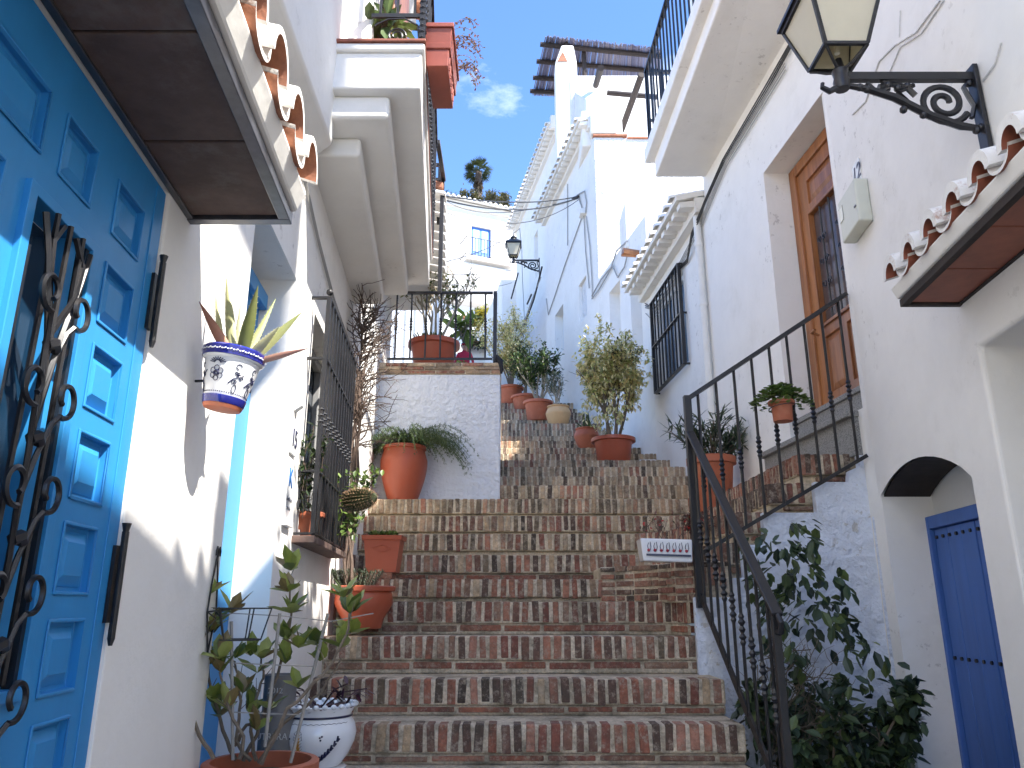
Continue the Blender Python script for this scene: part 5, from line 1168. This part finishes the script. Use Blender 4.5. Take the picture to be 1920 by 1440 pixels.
b.tube([surf(A0-1.2+i*.08,.178+.003*(i%2)) for i in range(34)],.001,3); b.build('painted_leaf',INK,t)
l=MB(); PU=[(.045,.012,.025),(.07,.018,.035),(.03,.012,.018),(.09,.05,.06)]
for k in range(70):
    a=rng.uniform(0,6.283); r_=rng.uniform(0,.10); p=base+Vector((r_*math.cos(a),r_*math.sin(a),.215)); leaf(l,p,(math.cos(a),math.sin(a),rng.uniform(.2,.9)),Vector((0,0,1)),rng.uniform(.04,.065),.02,rng.choice(PU),.3,.1)
for s_,(du,dz) in enumerate((((.17,.09)),((-.13,.11)),((.10,.11)))):
    p0=base+Vector((0,0,.22)); p1=base+Vector((du,-.02,.22+dz)); l.tube([p0,p0.lerp(p1,.5)+Vector((0,0,.03)),p1],.004,4,c=(.05,.02,.03))
    for j in range(12): leaf(l,p0.lerp(p1,.5+j/24),rv(1),Vector((0,0,1)),.05,.018,rng.choice(PU))
l.build('foliage',LEAF,t)
b=MB(); b.lathe([(.10,-.03),(.105,-.005),(.098,-.001),(1e-6,-.001)],base,28); b.build('saucer',GLAZE,t,smooth=True)
t.scale=(1,1,.82)
# grey lettered can behind
q=at(506,1400,2.9); base=Vector((q.x+.02,2.9,q.z-.06)); t=thing('lettered_can','tall dark grey can with pale worn lettering behind the white glazed pot','can',base)
b=MB(); b.lathe([(.062,0),(.062,.17),(.056,.175),(.056,.29),(.058,.295),(.052,.295),(.05,.26),(1e-6,.26)],base,28); b.build('can',GREYC,t,smooth=True,ang=40)
tx=text('UTRERA',.030,PALET,'lettering',t,base+Vector((.0,-.063,.10)),(1,0,0),(0,0,1)); tx2=text('2012',.026,PALET,'lettering',t,base+Vector((.0,-.058,.245)),(1,0,0),(0,0,1)); 
# rectangular planter (upper) & bowl (lower)
base=Vector((at(717,1072,5.5).x,5.52,.235)); t=thing('rectangular_planter','square terracotta plastic planter with small succulents on the left of the stairs','planter',base)
b=MB(); w=.125
b.hexa([base+Vector(p) for p in ((-w*.82,-.09,0),(w*.82,-.09,0),(w*.82,.10,0),(-w*.82,.10,0),(-w,-.10,.22),(w,-.10,.22),(w,.12,.22),(-w,.12,.22))]); b.hexa([base+Vector(p) for p in ((-w-.012,-.115,.22),(w+.012,-.115,.22),(w+.012,.13,.22),(-w-.012,.13,.22),(-w-.016,-.12,.25),(w+.016,-.12,.25),(w+.016,.135,.25),(-w-.016,.135,.25))])
b.tube([base+Vector((-.07,-.103,.16)),base+Vector((0,-.106,.185)),base+Vector((.07,-.103,.16)),base+Vector((0,-.100,.135))],.003,4,closed=True); b.build('box',PLTERRA,t,bevel=.006)
l=MB()
for k in range(26): leaf_cluster(l,base+Vector((rng.uniform(-.10,.10),rng.uniform(-.09,.09),.25)),5,.045,LG)
l.build('foliage',LEAF,t)
base=Vector((at(682,1180,4.92).x-.01,4.92,-.12)); t=thing('rosemary_bowl','wide terracotta bowl pot with grey green rosemary beside the steps','potted plant',base)
b=MB(); b.lathe([(.11,0),(.115,.005),(.128,.06),(.155,.10),(.178,.15),(.175,.20),(.168,.215),(.190,.22),(.193,.245),(.185,.25),(.165,.25),(.16,.21),(1e-6,.21)],base,36); b.build('pot',PLTERRA,t,smooth=True,ang=50)
l=MB(); b=MB()
for k in range(60):
    a=rng.uniform(0,6.283); d=Vector((.6*math.cos(a),.6*math.sin(a),1)).normalized(); p=base+Vector((.08*math.cos(a)-.05,.08*math.sin(a),.21)); path=[p.copy()]
    for j in range(8):
        p=p+d*.018; path.append(p.copy())
        for s_ in range(7): leaf(l,p,rv(1)+d*.8,Vector((0,0,1)),.024,.004,rng.choice([(.07,.10,.06),(.10,.13,.08),(.05,.07,.045)]))
    b.tube(path,.002,3)
b.build('stem',TWIG,t); l.build('foliage',LEAF,t)
# bricks under the planter
b=MB(); b.box((-1.13,5.42,.19),(-.82,5.62,.233),c=(.36,.15,.09)); solo(b,'edging_brick',BRICK,'red brick lying under the square planter','brick',bevel=.006)
# climbing dead vine
vb=Vector((WL.P(4.95,.09,0).x,4.95,.0)); t=thing('climbing_vine','bare brown twisted vine climbing beside the window grille','vine',vb)
b=MB()
for k in range(7):
    o_=rv(.015); path=[vb+Vector((o_.x+.02*math.sin(i*1.3+k),o_.y,i*.14)) for i in range(12)]; b.tube(path,[.010]*6+[.009]*6,5)
for k in range(120):
    z=.95+1.0*rng.random()**.8; p=vb+Vector((.0,0,z)); d=Vector((rng.uniform(-.35,1),rng.uniform(-.4,.4),rng.uniform(.0,.9))); grow(b,p,d,.20*rng.uniform(.7,1.35),.005,1,[],wig=.45,kids=(2,4),spread=1.0,upb=.1,ratio=.75)
b.build('stem',TWIG,t)
# window vine leaves + cactus
wv=thing('window_vine','green leafy creeper growing through the left window grille','plant',tuple(WL.P(4.2,.12,.45)))
b=MB(); l=MB()
for k in range(9):
    p=WL.P(rng.uniform(4.3,4.68),rng.uniform(.09,.17),rng.uniform(.35,.5)); d=Vector((.15,rng.uniform(-.3,.3),1)).normalized(); path=[p.copy()]
    for j in range(8):
        p=p+d*.05; d=(d+rv(.22)).normalized(); path.append(p.copy())
        for s_ in range(4): leaf(l,p+rv(.02),rv(1)+Vector((0,0,-.3)),Vector((0,0,1)),.045,.024,rng.choice([(.13,.20,.04),(.18,.25,.06),(.08,.13,.03),(.06,.10,.03)]))
    b.tube(path,.002,3)
for k in range(10):
    p=WL.P(rng.uniform(3.6,3.75),rng.uniform(-.02,.05),rng.uniform(.4,.6)); d=Vector((.1,-.1,1)); path=[p.copy()]
    for j in range(8):
        p=p+d*.04; d=(d+rv(.25)).normalized(); path.append(p.copy())
        for s_ in range(2): leaf(l,p,rv(1),Vector((0,0,1)),.04,.02,rng.choice(DG+MG[:1]))
    b.tube(path,.002,3)
b.build('stem',TWIG,wv); l.build('foliage',LEAF,wv)
# pot on the sill
base=WL.P(3.80,.03,.32); t=thing('sill_pot','small dark clay pot inside the left window grille','pot',tuple(base)); pot(t,base,.07,.13,TERRA,rim=.006,rimh=.03)
# cactus
c0=at(646,942,4.12); c1=at(704,932,4.02); t=thing('barrel_cactus','spiny rounded cactus leaning out from the left window grille','cactus',tuple(c0))
ax=(c1-c0); L_=ax.length; Rm=ax.to_track_quat('Z','Y').to_matrix(); b=MB(); seg=40; prof=[(1e-4,0)]+[(.052*math.sin(math.pi*(.18+.82*k/12))**.55 if k<12 else 1e-4,L_*1.05*k/12) for k in range(1,13)]
rings=[]
for r_,z in prof:
    ring=[]
    for k in range(seg):
        a=2*math.pi*k/seg; rr_=r_*(1+.13*(1 if k%2 else -1)); ring.append(b.pt(c0+Rm@Vector((rr_*math.cos(a),rr_*math.sin(a),z))))
    rings.append(ring)
for i in range(len(rings)-1):
    for k in range(seg): l_=(k+1)%seg; b.face((rings[i][k],rings[i][l_],rings[i+1][l_],rings[i+1][k]))
b.build('stem',CACT,t); s_=MB()
for i in range(1,12):
    r_,z=prof[i]
    for k in range(1,seg,2):
        a=2*math.pi*k/seg; p=c0+Rm@Vector((r_*1.12*math.cos(a),r_*1.12*math.sin(a),z)); nrm=Rm@Vector((math.cos(a),math.sin(a),0))
        for j in range(3): s_.tube([p,p+(nrm+rv(.7)).normalized()*.013],[.0012,.0004],3)
s_.build('spine',SPINE,t)
# ---- hanging aloe pot
pc=Vector((at(425,700,2.0).x,2.0,0)); TOP=at(440,655,2.0); BOT=at(415,775,2.0)
d_,z_=WL.hit(378,720); 
cen=Vector((-.775,1.93,at(425,775,1.93).z))
hb_=at(416,768,2.03); ht=at(440,662,2.03)
t=thing('hanging_aloe_pot','white and cobalt blue painted pot with a spiky aloe hanging on the left wall','potted plant',tuple(hb_))
Hh=(ht-hb_).length; 
tiltM=(ht-hb_).to_track_quat('Z','Y').to_matrix(); tiltM=Matrix.Rotation(R(7),3,'Y')
rb,rt=.050,.079; Hh=.165
prof=[(rb*.96,0),(rb,.003),(rb+(rt-rb)*.80,Hh*.80),(rt-.003,Hh*.80+.001),(rt+.001,Hh*.83),(rt+.004,Hh*.985),(rt+.001,Hh),(rt-.009,Hh),(rt-.012,Hh-.02),(1e-6,Hh-.02)]
b=MB(); b.lathe(prof,hb_,44,M=tiltM); po=b.build('pot',GLAZE,t,smooth=True,ang=50)
b=MB(); b.lathe([(rt+.0015,Hh*.835),(rt+.0035,Hh*.84),(rt+.0065,Hh*.98),(rt+.002,Hh*1.012),(rt-.006,Hh*1.012)],hb_,44,M=tiltM); b.build('blue_band',COBALT,t,smooth=True); b=MB(); b.lathe([(rb+.0035,.010),(rb+.0045,.011),(rb+.0085,.030),(rb+.007,.031)],hb_,44,M=tiltM); b.build('blue_band',COBALT,t,smooth=True)
b=MB(); b.lathe([(rb*.9,-.001),(rb*.97,.0),(rb+.0025,.008),(rb+.002,.010)],hb_,44,M=tiltM); b.build('clay_foot',TERRA,t,smooth=True)
def sf(a,h,o=.0012):
    r_=rb+(rt-rb)*h/Hh+o; return hb_+tiltM@Vector((r_*math.cos(a),r_*math.sin(a),h))
def ss(a0,h0,pts_,w=.0011): b.tube([sf(a0+x/.068,h0+y) for x,y in pts_],w,4)
b=MB(); A1=R(-100)
for (aa,hh) in ((A1,.085),):
    b.tube([sf(aa+.006*math.cos(q_2)/.066,hh+.006*math.sin(q_2)) for q_2 in [i*.8 for i in range(8)]],.0035,5,closed=True)
    for k in range(6):
        th=k*math.pi/3+.5; ss(aa,hh,[(.013*math.cos(th)+.0075*math.cos(q_2),.013*math.sin(th)+.0075*math.sin(q_2)) for q_2 in [i*.7 for i in range(10)]])
for k in range(9):
    th=math.pi*(.12+.76*k/8); ss(A1,.110,[(.008*math.cos(th),.008*math.sin(th)),(.024*math.cos(th),.018*math.sin(th))],.0014)
for side,a0 in ((1,A1+.85),(-1,A1-.8),(1,A1+1.6),(-1,A1-1.7),(1,A1+2.5),(1,A1+3.4)):
    for k in range(7):
        th=k*.9; cx=.010*math.cos(k*1.7)+side*.004; cz=.080+.012*math.sin(k*2.3)
        ss(a0,cz,[(cx+.0055*math.cos(q_2+th)*(1-i*.06),.0055*math.sin(q_2+th)*(1-i*.06)) for i,q_2 in enumerate([j*.6 for j in range(11)])])
    ss(a0,.078,[(-.02,-.016),(-.008,-.002),(.006,.006),(.02,.016)],.0016); ss(a0,.110,[(.007*math.cos(q_2),.007*math.sin(q_2)) for q_2 in [i*.6 for i in range(9)]]); ss(a0,.05,[(.006*math.cos(q_2),.012*math.sin(q_2)) for q_2 in [i*.7 for i in range(10)]])
for k in range(60):
    a=k*6.283/60; b.ball(sf(a,.038,0),.0017,seg=5)
b.build('painted_flower',INK,t)
b=MB()
for k in range(70):
    a=k*6.283/70; r_=rt+.0068; p=hb_+tiltM@Vector((r_*math.cos(a),r_*math.sin(a),Hh*.91)); q_3=hb_+tiltM@Vector((r_*math.cos(a+.06),r_*math.sin(a+.06),Hh*.91+.003*(k%2))); b.tube([p,q_3],.0018,3)
b.build('white_beading',GLAZE,t)
s_=MB(); s_.lathe([(rt-.012,0),(1e-6,.004)],hb_+tiltM@Vector((0,0,Hh-.015)),20); s_.build('soil',SOIL,t)
# aloe leaves: fleshy tapered channel blades
def aloe(mb,p,tip,w,c1,c2,bend=.0):
    p=Vector(p); tip=Vector(tip); ax=(tip-p); L=ax.length; t_=ax.normalized(); s_=t_.cross(Vector((0,1,0)));
    if s_.length<.2: s_=t_.cross(Vector((1,0,0)))
    s_.normalize(); n_=s_.cross(t_)
    if n_.y>0: n_=-n_
    K=12; rings=[]
    for k in range(K+1):
        f=k/K; ww=w*(1-f**1.6)*(.85+.3*math.sin(min(f*3,1.57)))/2+.0006; c=p+ax*f+Vector((0,0,-bend*math.sin(f*math.pi)))
        ring=[c+s_*ww, c+s_*ww*.6-n_*(-ww*.55)*.6, c+n_*ww*.55, c-s_*ww*.6+n_*ww*.33, c-s_*ww, c-s_*ww*.5+n_*ww*.05, c+n_*(ww*.0), c+s_*ww*.5+n_*ww*.05]
        rings.append([mb.pt(q) for q in ring])
    for k in range(K):
        f=k/K; c=tuple(c1[i]*(1-f)+c2[i]*f for i in range(3))
        for j in range(8): l_=(j+1)%8; mb.face((rings[k][j],rings[k][l_],rings[k+1][l_],rings[k+1][j]),c)
    for k in range(1,K-1):
        f=k/K; ww=w*(1-f**1.6)*(.85+.3*math.sin(min(f*3,1.57)))/2; c=p+ax*f
        for sg in (-1,1): q=c+s_*ww*sg; mb.tube([q,q+s_*sg*.0035+t_*.002],[.0011,.0003],3,c=(.7,.7,.45))
lv=MB(); bs=hb_+tiltM@Vector((0,0,Hh-.02)); GA=(.30,.33,.12); GB=(.45,.45,.22); OR=(.50,.24,.13)
def A3(u,v,dy=0): return at(u,v,2.03+dy)
for (u,v),(u0,v0),w_,c1,c2,dy in (((373,565),(428,652),.030,(.48,.22,.12),(.25,.10,.07),-.02),((404,548),(415,650),.020,GB,(.4,.38,.2),.02),((424,517),(436,650),.030,GB,(.38,.38,.18),0),((484,535),(455,650),.040,(.20,.23,.055),(.22,.23,.08),-.03),
  ((517,560),(465,655),.022,GB,(.3,.36,.12),.02),((524,612),(470,660),.030,(.50,.47,.25),(.5,.48,.28),-.02),((566,585),(475,662),.034,(.42,.42,.20),(.22,.25,.08),0),((578,653),(490,668),.020,(.36,.20,.15),(.28,.13,.11),-.02),((452,565),(445,645),.020,(.42,.42,.25),(.4,.4,.25),.03),((395,600),(420,650),.016,GB,OR,.03)):
    aloe(lv,A3(u0,v0+8,0),A3(u,v,dy*2.2),w_,c1,c2)
lv.build('aloe',ALOE,t,smooth=True,ang=60)
b=MB(); rgs=[hb_+tiltM@Vector((.077*math.cos(a),.077*math.sin(a),.10)) for a in [i*.35 for i in range(18)]]; b.tube([WL.P(2.06,0,hb_.z+.09),hb_+Vector((-.02,.02,.09))],.004,5); b.build('wall_hook',WIREM,t)
# ---- red planter box hung on left balcony
q=at(828,120,3.3); base=Vector((q.x-.01,3.36,q.z-.10)); t=thing('balcony_planter','brown red plastic flower box hung outside the left balcony railing with trailing dry plants','planter',tuple(base))
b=MB(); w,hl=.075,.20
def bx(ww,hh,z): return [base+Vector((sx*ww,sy*hh,z)) for sx,sy in ((-1,-1),(1,-1),(1,1),(-1,1))]
b.hexa(bx(w*.70,hl*.85,0)+bx(w*.76,hl*.9,.09)); b.hexa(bx(w*.86,hl*.93,.091)+bx(w*.9,hl*.96,.12)); b.hexa(bx(w*.84,hl*.92,.121)+bx(w*.96,hl,.20)); b.hexa(bx(w*1.06,hl*1.04,.201)+bx(w*1.08,hl*1.05,.225)); 
for k in range(5): yy=base.y-hl*.6+k*hl*.3; b.box((base.x+w*.70,yy-.004,base.z+.01),(base.x+w*.80,yy+.004,base.z+.09))
b.build('box',mat('brown_red_plastic',(.28,.07,.045),.45),t,bevel=.006,seg=3)
b=MB(); l=MB(); pts=[]
for k in range(22):
    p=base+Vector((w*.9,rng.uniform(-hl,hl),.22)); d=Vector((.5,rng.uniform(-.3,.3),.5)).normalized(); path=[p.copy()]
    for j in range(9):
        p=p+d*rng.uniform(.015,.025); d=(d+Vector((-.04,0,-.30))+rv(.12)).normalized(); path.append(p.copy())
        leaf(l,p,rv(1),Vector((0,0,1)),.018,.010,rng.choice([(.30,.14,.10),(.22,.10,.07),(.20,.17,.10)]))
    b.tube(path,.0015,3)
for k in range(7): grow(b,base+Vector((.03,rng.uniform(-.1,.1),.2)),Vector((.4,0,1)),.09,.0015,1,pts,wig=.3)
foliage(l,pts,30,.02,.008,[(.2,.2,.1),(.3,.15,.1)],.01)
b.build('stem',TWIG,t); l.build('foliage',LEAF,t)
# plant on the left balcony
bushobj('balcony_plant','broad leaved green plant on the upper left balcony','plant',Vector((-.64,3.25,2.86)),.11,40,.12,[(.09,.14,.05),(.14,.20,.06)])
# plants up the street
bushobj('yellow_flower_bush','yellow green flowering bush beside the far blue window','bush',at(903,598,28.5),.55,500,.22,[(.35,.33,.04),(.16,.18,.04),(.45,.38,.05)])
bushobj('banana_plant','broad leaved yellow green plant behind the terrace railing','plant',at(868,612,19),.42,40,.42,[(.22,.30,.05),(.30,.34,.08),(.14,.20,.04)])
bushobj('low_green_plant','low yellow green plant in front of the man with the cap','plant',at(870,690,17),.24,220,.10,[(.32,.36,.06),(.20,.26,.05)])
bushobj('potted_succulent','dark leaved plant on the garden wall behind the railing','plant',at(880,640,23.6),.32,160,.16,DG+MG)
bushobj('potted_succulent','dark spiky plant at the right end of the garden wall','plant',at(912,645,23.6),.34,160,.16,DG+MG)
bushobj('silver_shrub','silvery grey shrub by the upper street wall right of the railing','shrub',at(945,590,26),.6,420,.12,[(.35,.36,.30),(.25,.27,.2)])

# ================================================================== PERSON
pb=at(866,752,20.4); pz=5.40; ppx=at(871,660,20.4).x
ps=thing('person','person in a black cap with red brim and red shirt walking down behind the terrace','person',(ppx,20.4,pz))
def skinbody():
    V=[(0,0,.93),(0,0,1.12),(0,0,1.32),(0,-.01,1.46),(0,-.02,1.53),(.17,0,1.42),(.25,-.03,1.15),(.24,-.14,.92),(-.17,0,1.42),(-.25,-.02,1.15),(-.26,-.10,.92),(.09,0,.90),(.10,-.05,.50),(.10,.02,.09),(.11,-.10,.04),(-.09,0,.90),(-.10,.03,.50),(-.10,.12,.09),(-.11,.02,.04)]
    E=[(0,1),(1,2),(2,3),(3,4),(2,5),(5,6),(6,7),(2,8),(8,9),(9,10),(0,11),(11,12),(12,13),(13,14),(0,15),(15,16),(16,17),(17,18)]
    Rr=[.15,.15,.16,.06,.055,.065,.045,.032,.065,.045,.032,.09,.065,.045,.04,.09,.065,.045,.04]
    me=bpy.data.meshes.new('body'); me.from_pydata(V,E,[]); o=bpy.data.objects.new('body',me); C.objects.link(o); o.parent=ps; ORG[o.name]=Vector((ppx,20.4,pz))
    me.materials.append(CLOTHR)
    s=o.modifiers.new('s','SKIN'); 
    lay=me.skin_vertices[0] if me.skin_vertices else None
    return o,Rr,lay
o_,Rr,lay=skinbody()
if lay is None:
    bpy.context.view_layer.objects.active=o_; bpy.ops.mesh.customdata_skin_add(); lay=o_.data.skin_vertices[0]
for i,r_ in enumerate(Rr): lay.data[i].radius=(r_,r_*.8)
lay.data[0].use_root=True
o_.modifiers.new('sub','SUBSURF').levels=1; o_.modifiers['sub'].render_levels=2
pO=Vector((ppx,20.4,pz))
b=MB()
hd=pO+Vector((0,-.03,1.62)); pr=[(1e-4,-.125),(.045,-.115),(.066,-.085),(.076,-.04),(.080,.0),(.079,.04),(.07,.08),(.045,.108),(1e-4,.12)]; b.lathe(pr,hd,20,M=Matrix.Diagonal((.95,1.15,1)).to_3x3()); b.ball(hd+Vector((0,-.095,-.015)),.017); 
for s_ in (-1,1): b.ball(hd+Vector((s_*.078,.005,-.01)),.02,sz=1.4)
b.tube([hd+Vector((-.02,-.085,-.055)),hd+Vector((0,-.09,-.058)),hd+Vector((.02,-.085,-.055))],.005,5); b.build('head',SKIN,ps,smooth=True)
b=MB(); 
for s_ in (-1,1): b.tube([hd+Vector((s_*.045,-.088,.02)),hd+Vector((s_*.015,-.092,.02))],.012,6)
b.build('sunglasses',CLOTHK,ps)
b=MB(); b.lathe([(.088,.03),(.09,.06),(.082,.10),(.055,.13),(1e-4,.14)],hd,20,M=Matrix.Diagonal((1,1.15,1)).to_3x3()); cp=b.build('cap',CLOTHK,ps,smooth=True)
b=MB(); b.lathe([(.02,0),(.085,.0),(.088,.012),(.02,.02)],hd+Vector((0,-.075,.028)),20,M=Matrix.Diagonal((.95,1.1,1)).to_3x3()); b.build('cap_brim',CLOTHR,cp,smooth=True)
b=MB(); b.lathe([(.16,.0),(.17,.25),(.165,.45)],pO+Vector((0,0,.50)),16); 
b=MB()
for s_,dy in ((1,-.05),(-1,.03)): b.tube([pO+Vector((s_*.09,0,.95)),pO+Vector((s_*.10,dy,.50)),pO+Vector((s_*.10,dy+.07,.08))],[.105,.08,.065],12)
b.build('trousers',CLOTHB,ps,smooth=True)
# cloth bag / black cover at foot of the terrace post
b=MB(); b.tube([(-.155,7.13,2.29),(-.135,7.12,2.34),(-.115,7.10,2.30),(-.10,7.09,2.22),(-.104,7.085,2.17)],[.03,.034,.03,.02,.012],10); solo(b,'black_cloth',CLOTHK,'black cloth bundle tied at the foot of the terrace corner post','cloth',smooth=True)

# ================================================================== SKY, SUN, CAMERA
SUN=Vector((.30,-.21,.43)).normalized()
el=math.asin(SUN.z); az=math.atan2(SUN.x,SUN.y)
sc=bpy.context.scene
wd=bpy.data.worlds.new('World'); sc.world=wd; wd.use_nodes=True; nt=wd.node_tree; nt.nodes.clear()
out=nt.nodes.new('ShaderNodeOutputWorld'); bg=nt.nodes.new('ShaderNodeBackground'); sky=nt.nodes.new('ShaderNodeTexSky'); sky.sky_type='NISHITA'; sky.sun_disc=False
sky.sun_elevation=el; sky.sun_rotation=az; sky.air_density=1.0; sky.dust_density=.3; sky.ozone_density=6.0
tc=nt.nodes.new('ShaderNodeTexCoord'); mp=nt.nodes.new('ShaderNodeMapping'); mp.inputs['Scale'].default_value=(1.2,1.2,2.6); mp.inputs['Location'].default_value=(.35,.2,.1); nt.links.new(tc.outputs['Generated'],mp.inputs[0])
tint=mix(nt,1.0,sky.outputs[0],(.80,.90,1.04),'MULTIPLY'); n=tex(nt,2.6,9,.62,mp.outputs[0]); rr=ramp(nt,n.outputs[0],.57,.82); mm=nt.nodes.new('ShaderNodeMath'); mm.operation='MULTIPLY'; mm.inputs[1].default_value=.6; nt.links.new(rr.outputs[0],mm.inputs[0])
c=mix(nt,mm.outputs[0],tint,(7.5,7.8,8.3)); nt.links.new(c,bg.inputs[0]); bg.inputs[1].default_value=.12; nt.links.new(bg.outputs[0],out.inputs[0])
L=bpy.data.lights.new('sun','SUN'); L.energy=3.8; L.angle=R(.55); L.color=(1,.95,.87); lo=bpy.data.objects.new('sun',L); C.objects.link(lo); lo.rotation_euler=SUN.to_track_quat('Z','Y').to_euler()
cam=bpy.data.cameras.new('camera'); cam.sensor_width=36; cam.lens=36*F/1920; cam.clip_end=2000; cam.clip_start=.02
co=bpy.data.objects.new('camera',cam); C.objects.link(co); co.location=(0,0,0); co.rotation_euler=(R(90)+TH,0,0); sc.camera=co
sc.view_settings.view_transform='Standard'; sc.view_settings.look='None'; sc.view_settings.exposure=1.92; sc.view_settings.gamma=1
sc.cycles.max_bounces=10; sc.cycles.diffuse_bounces=6
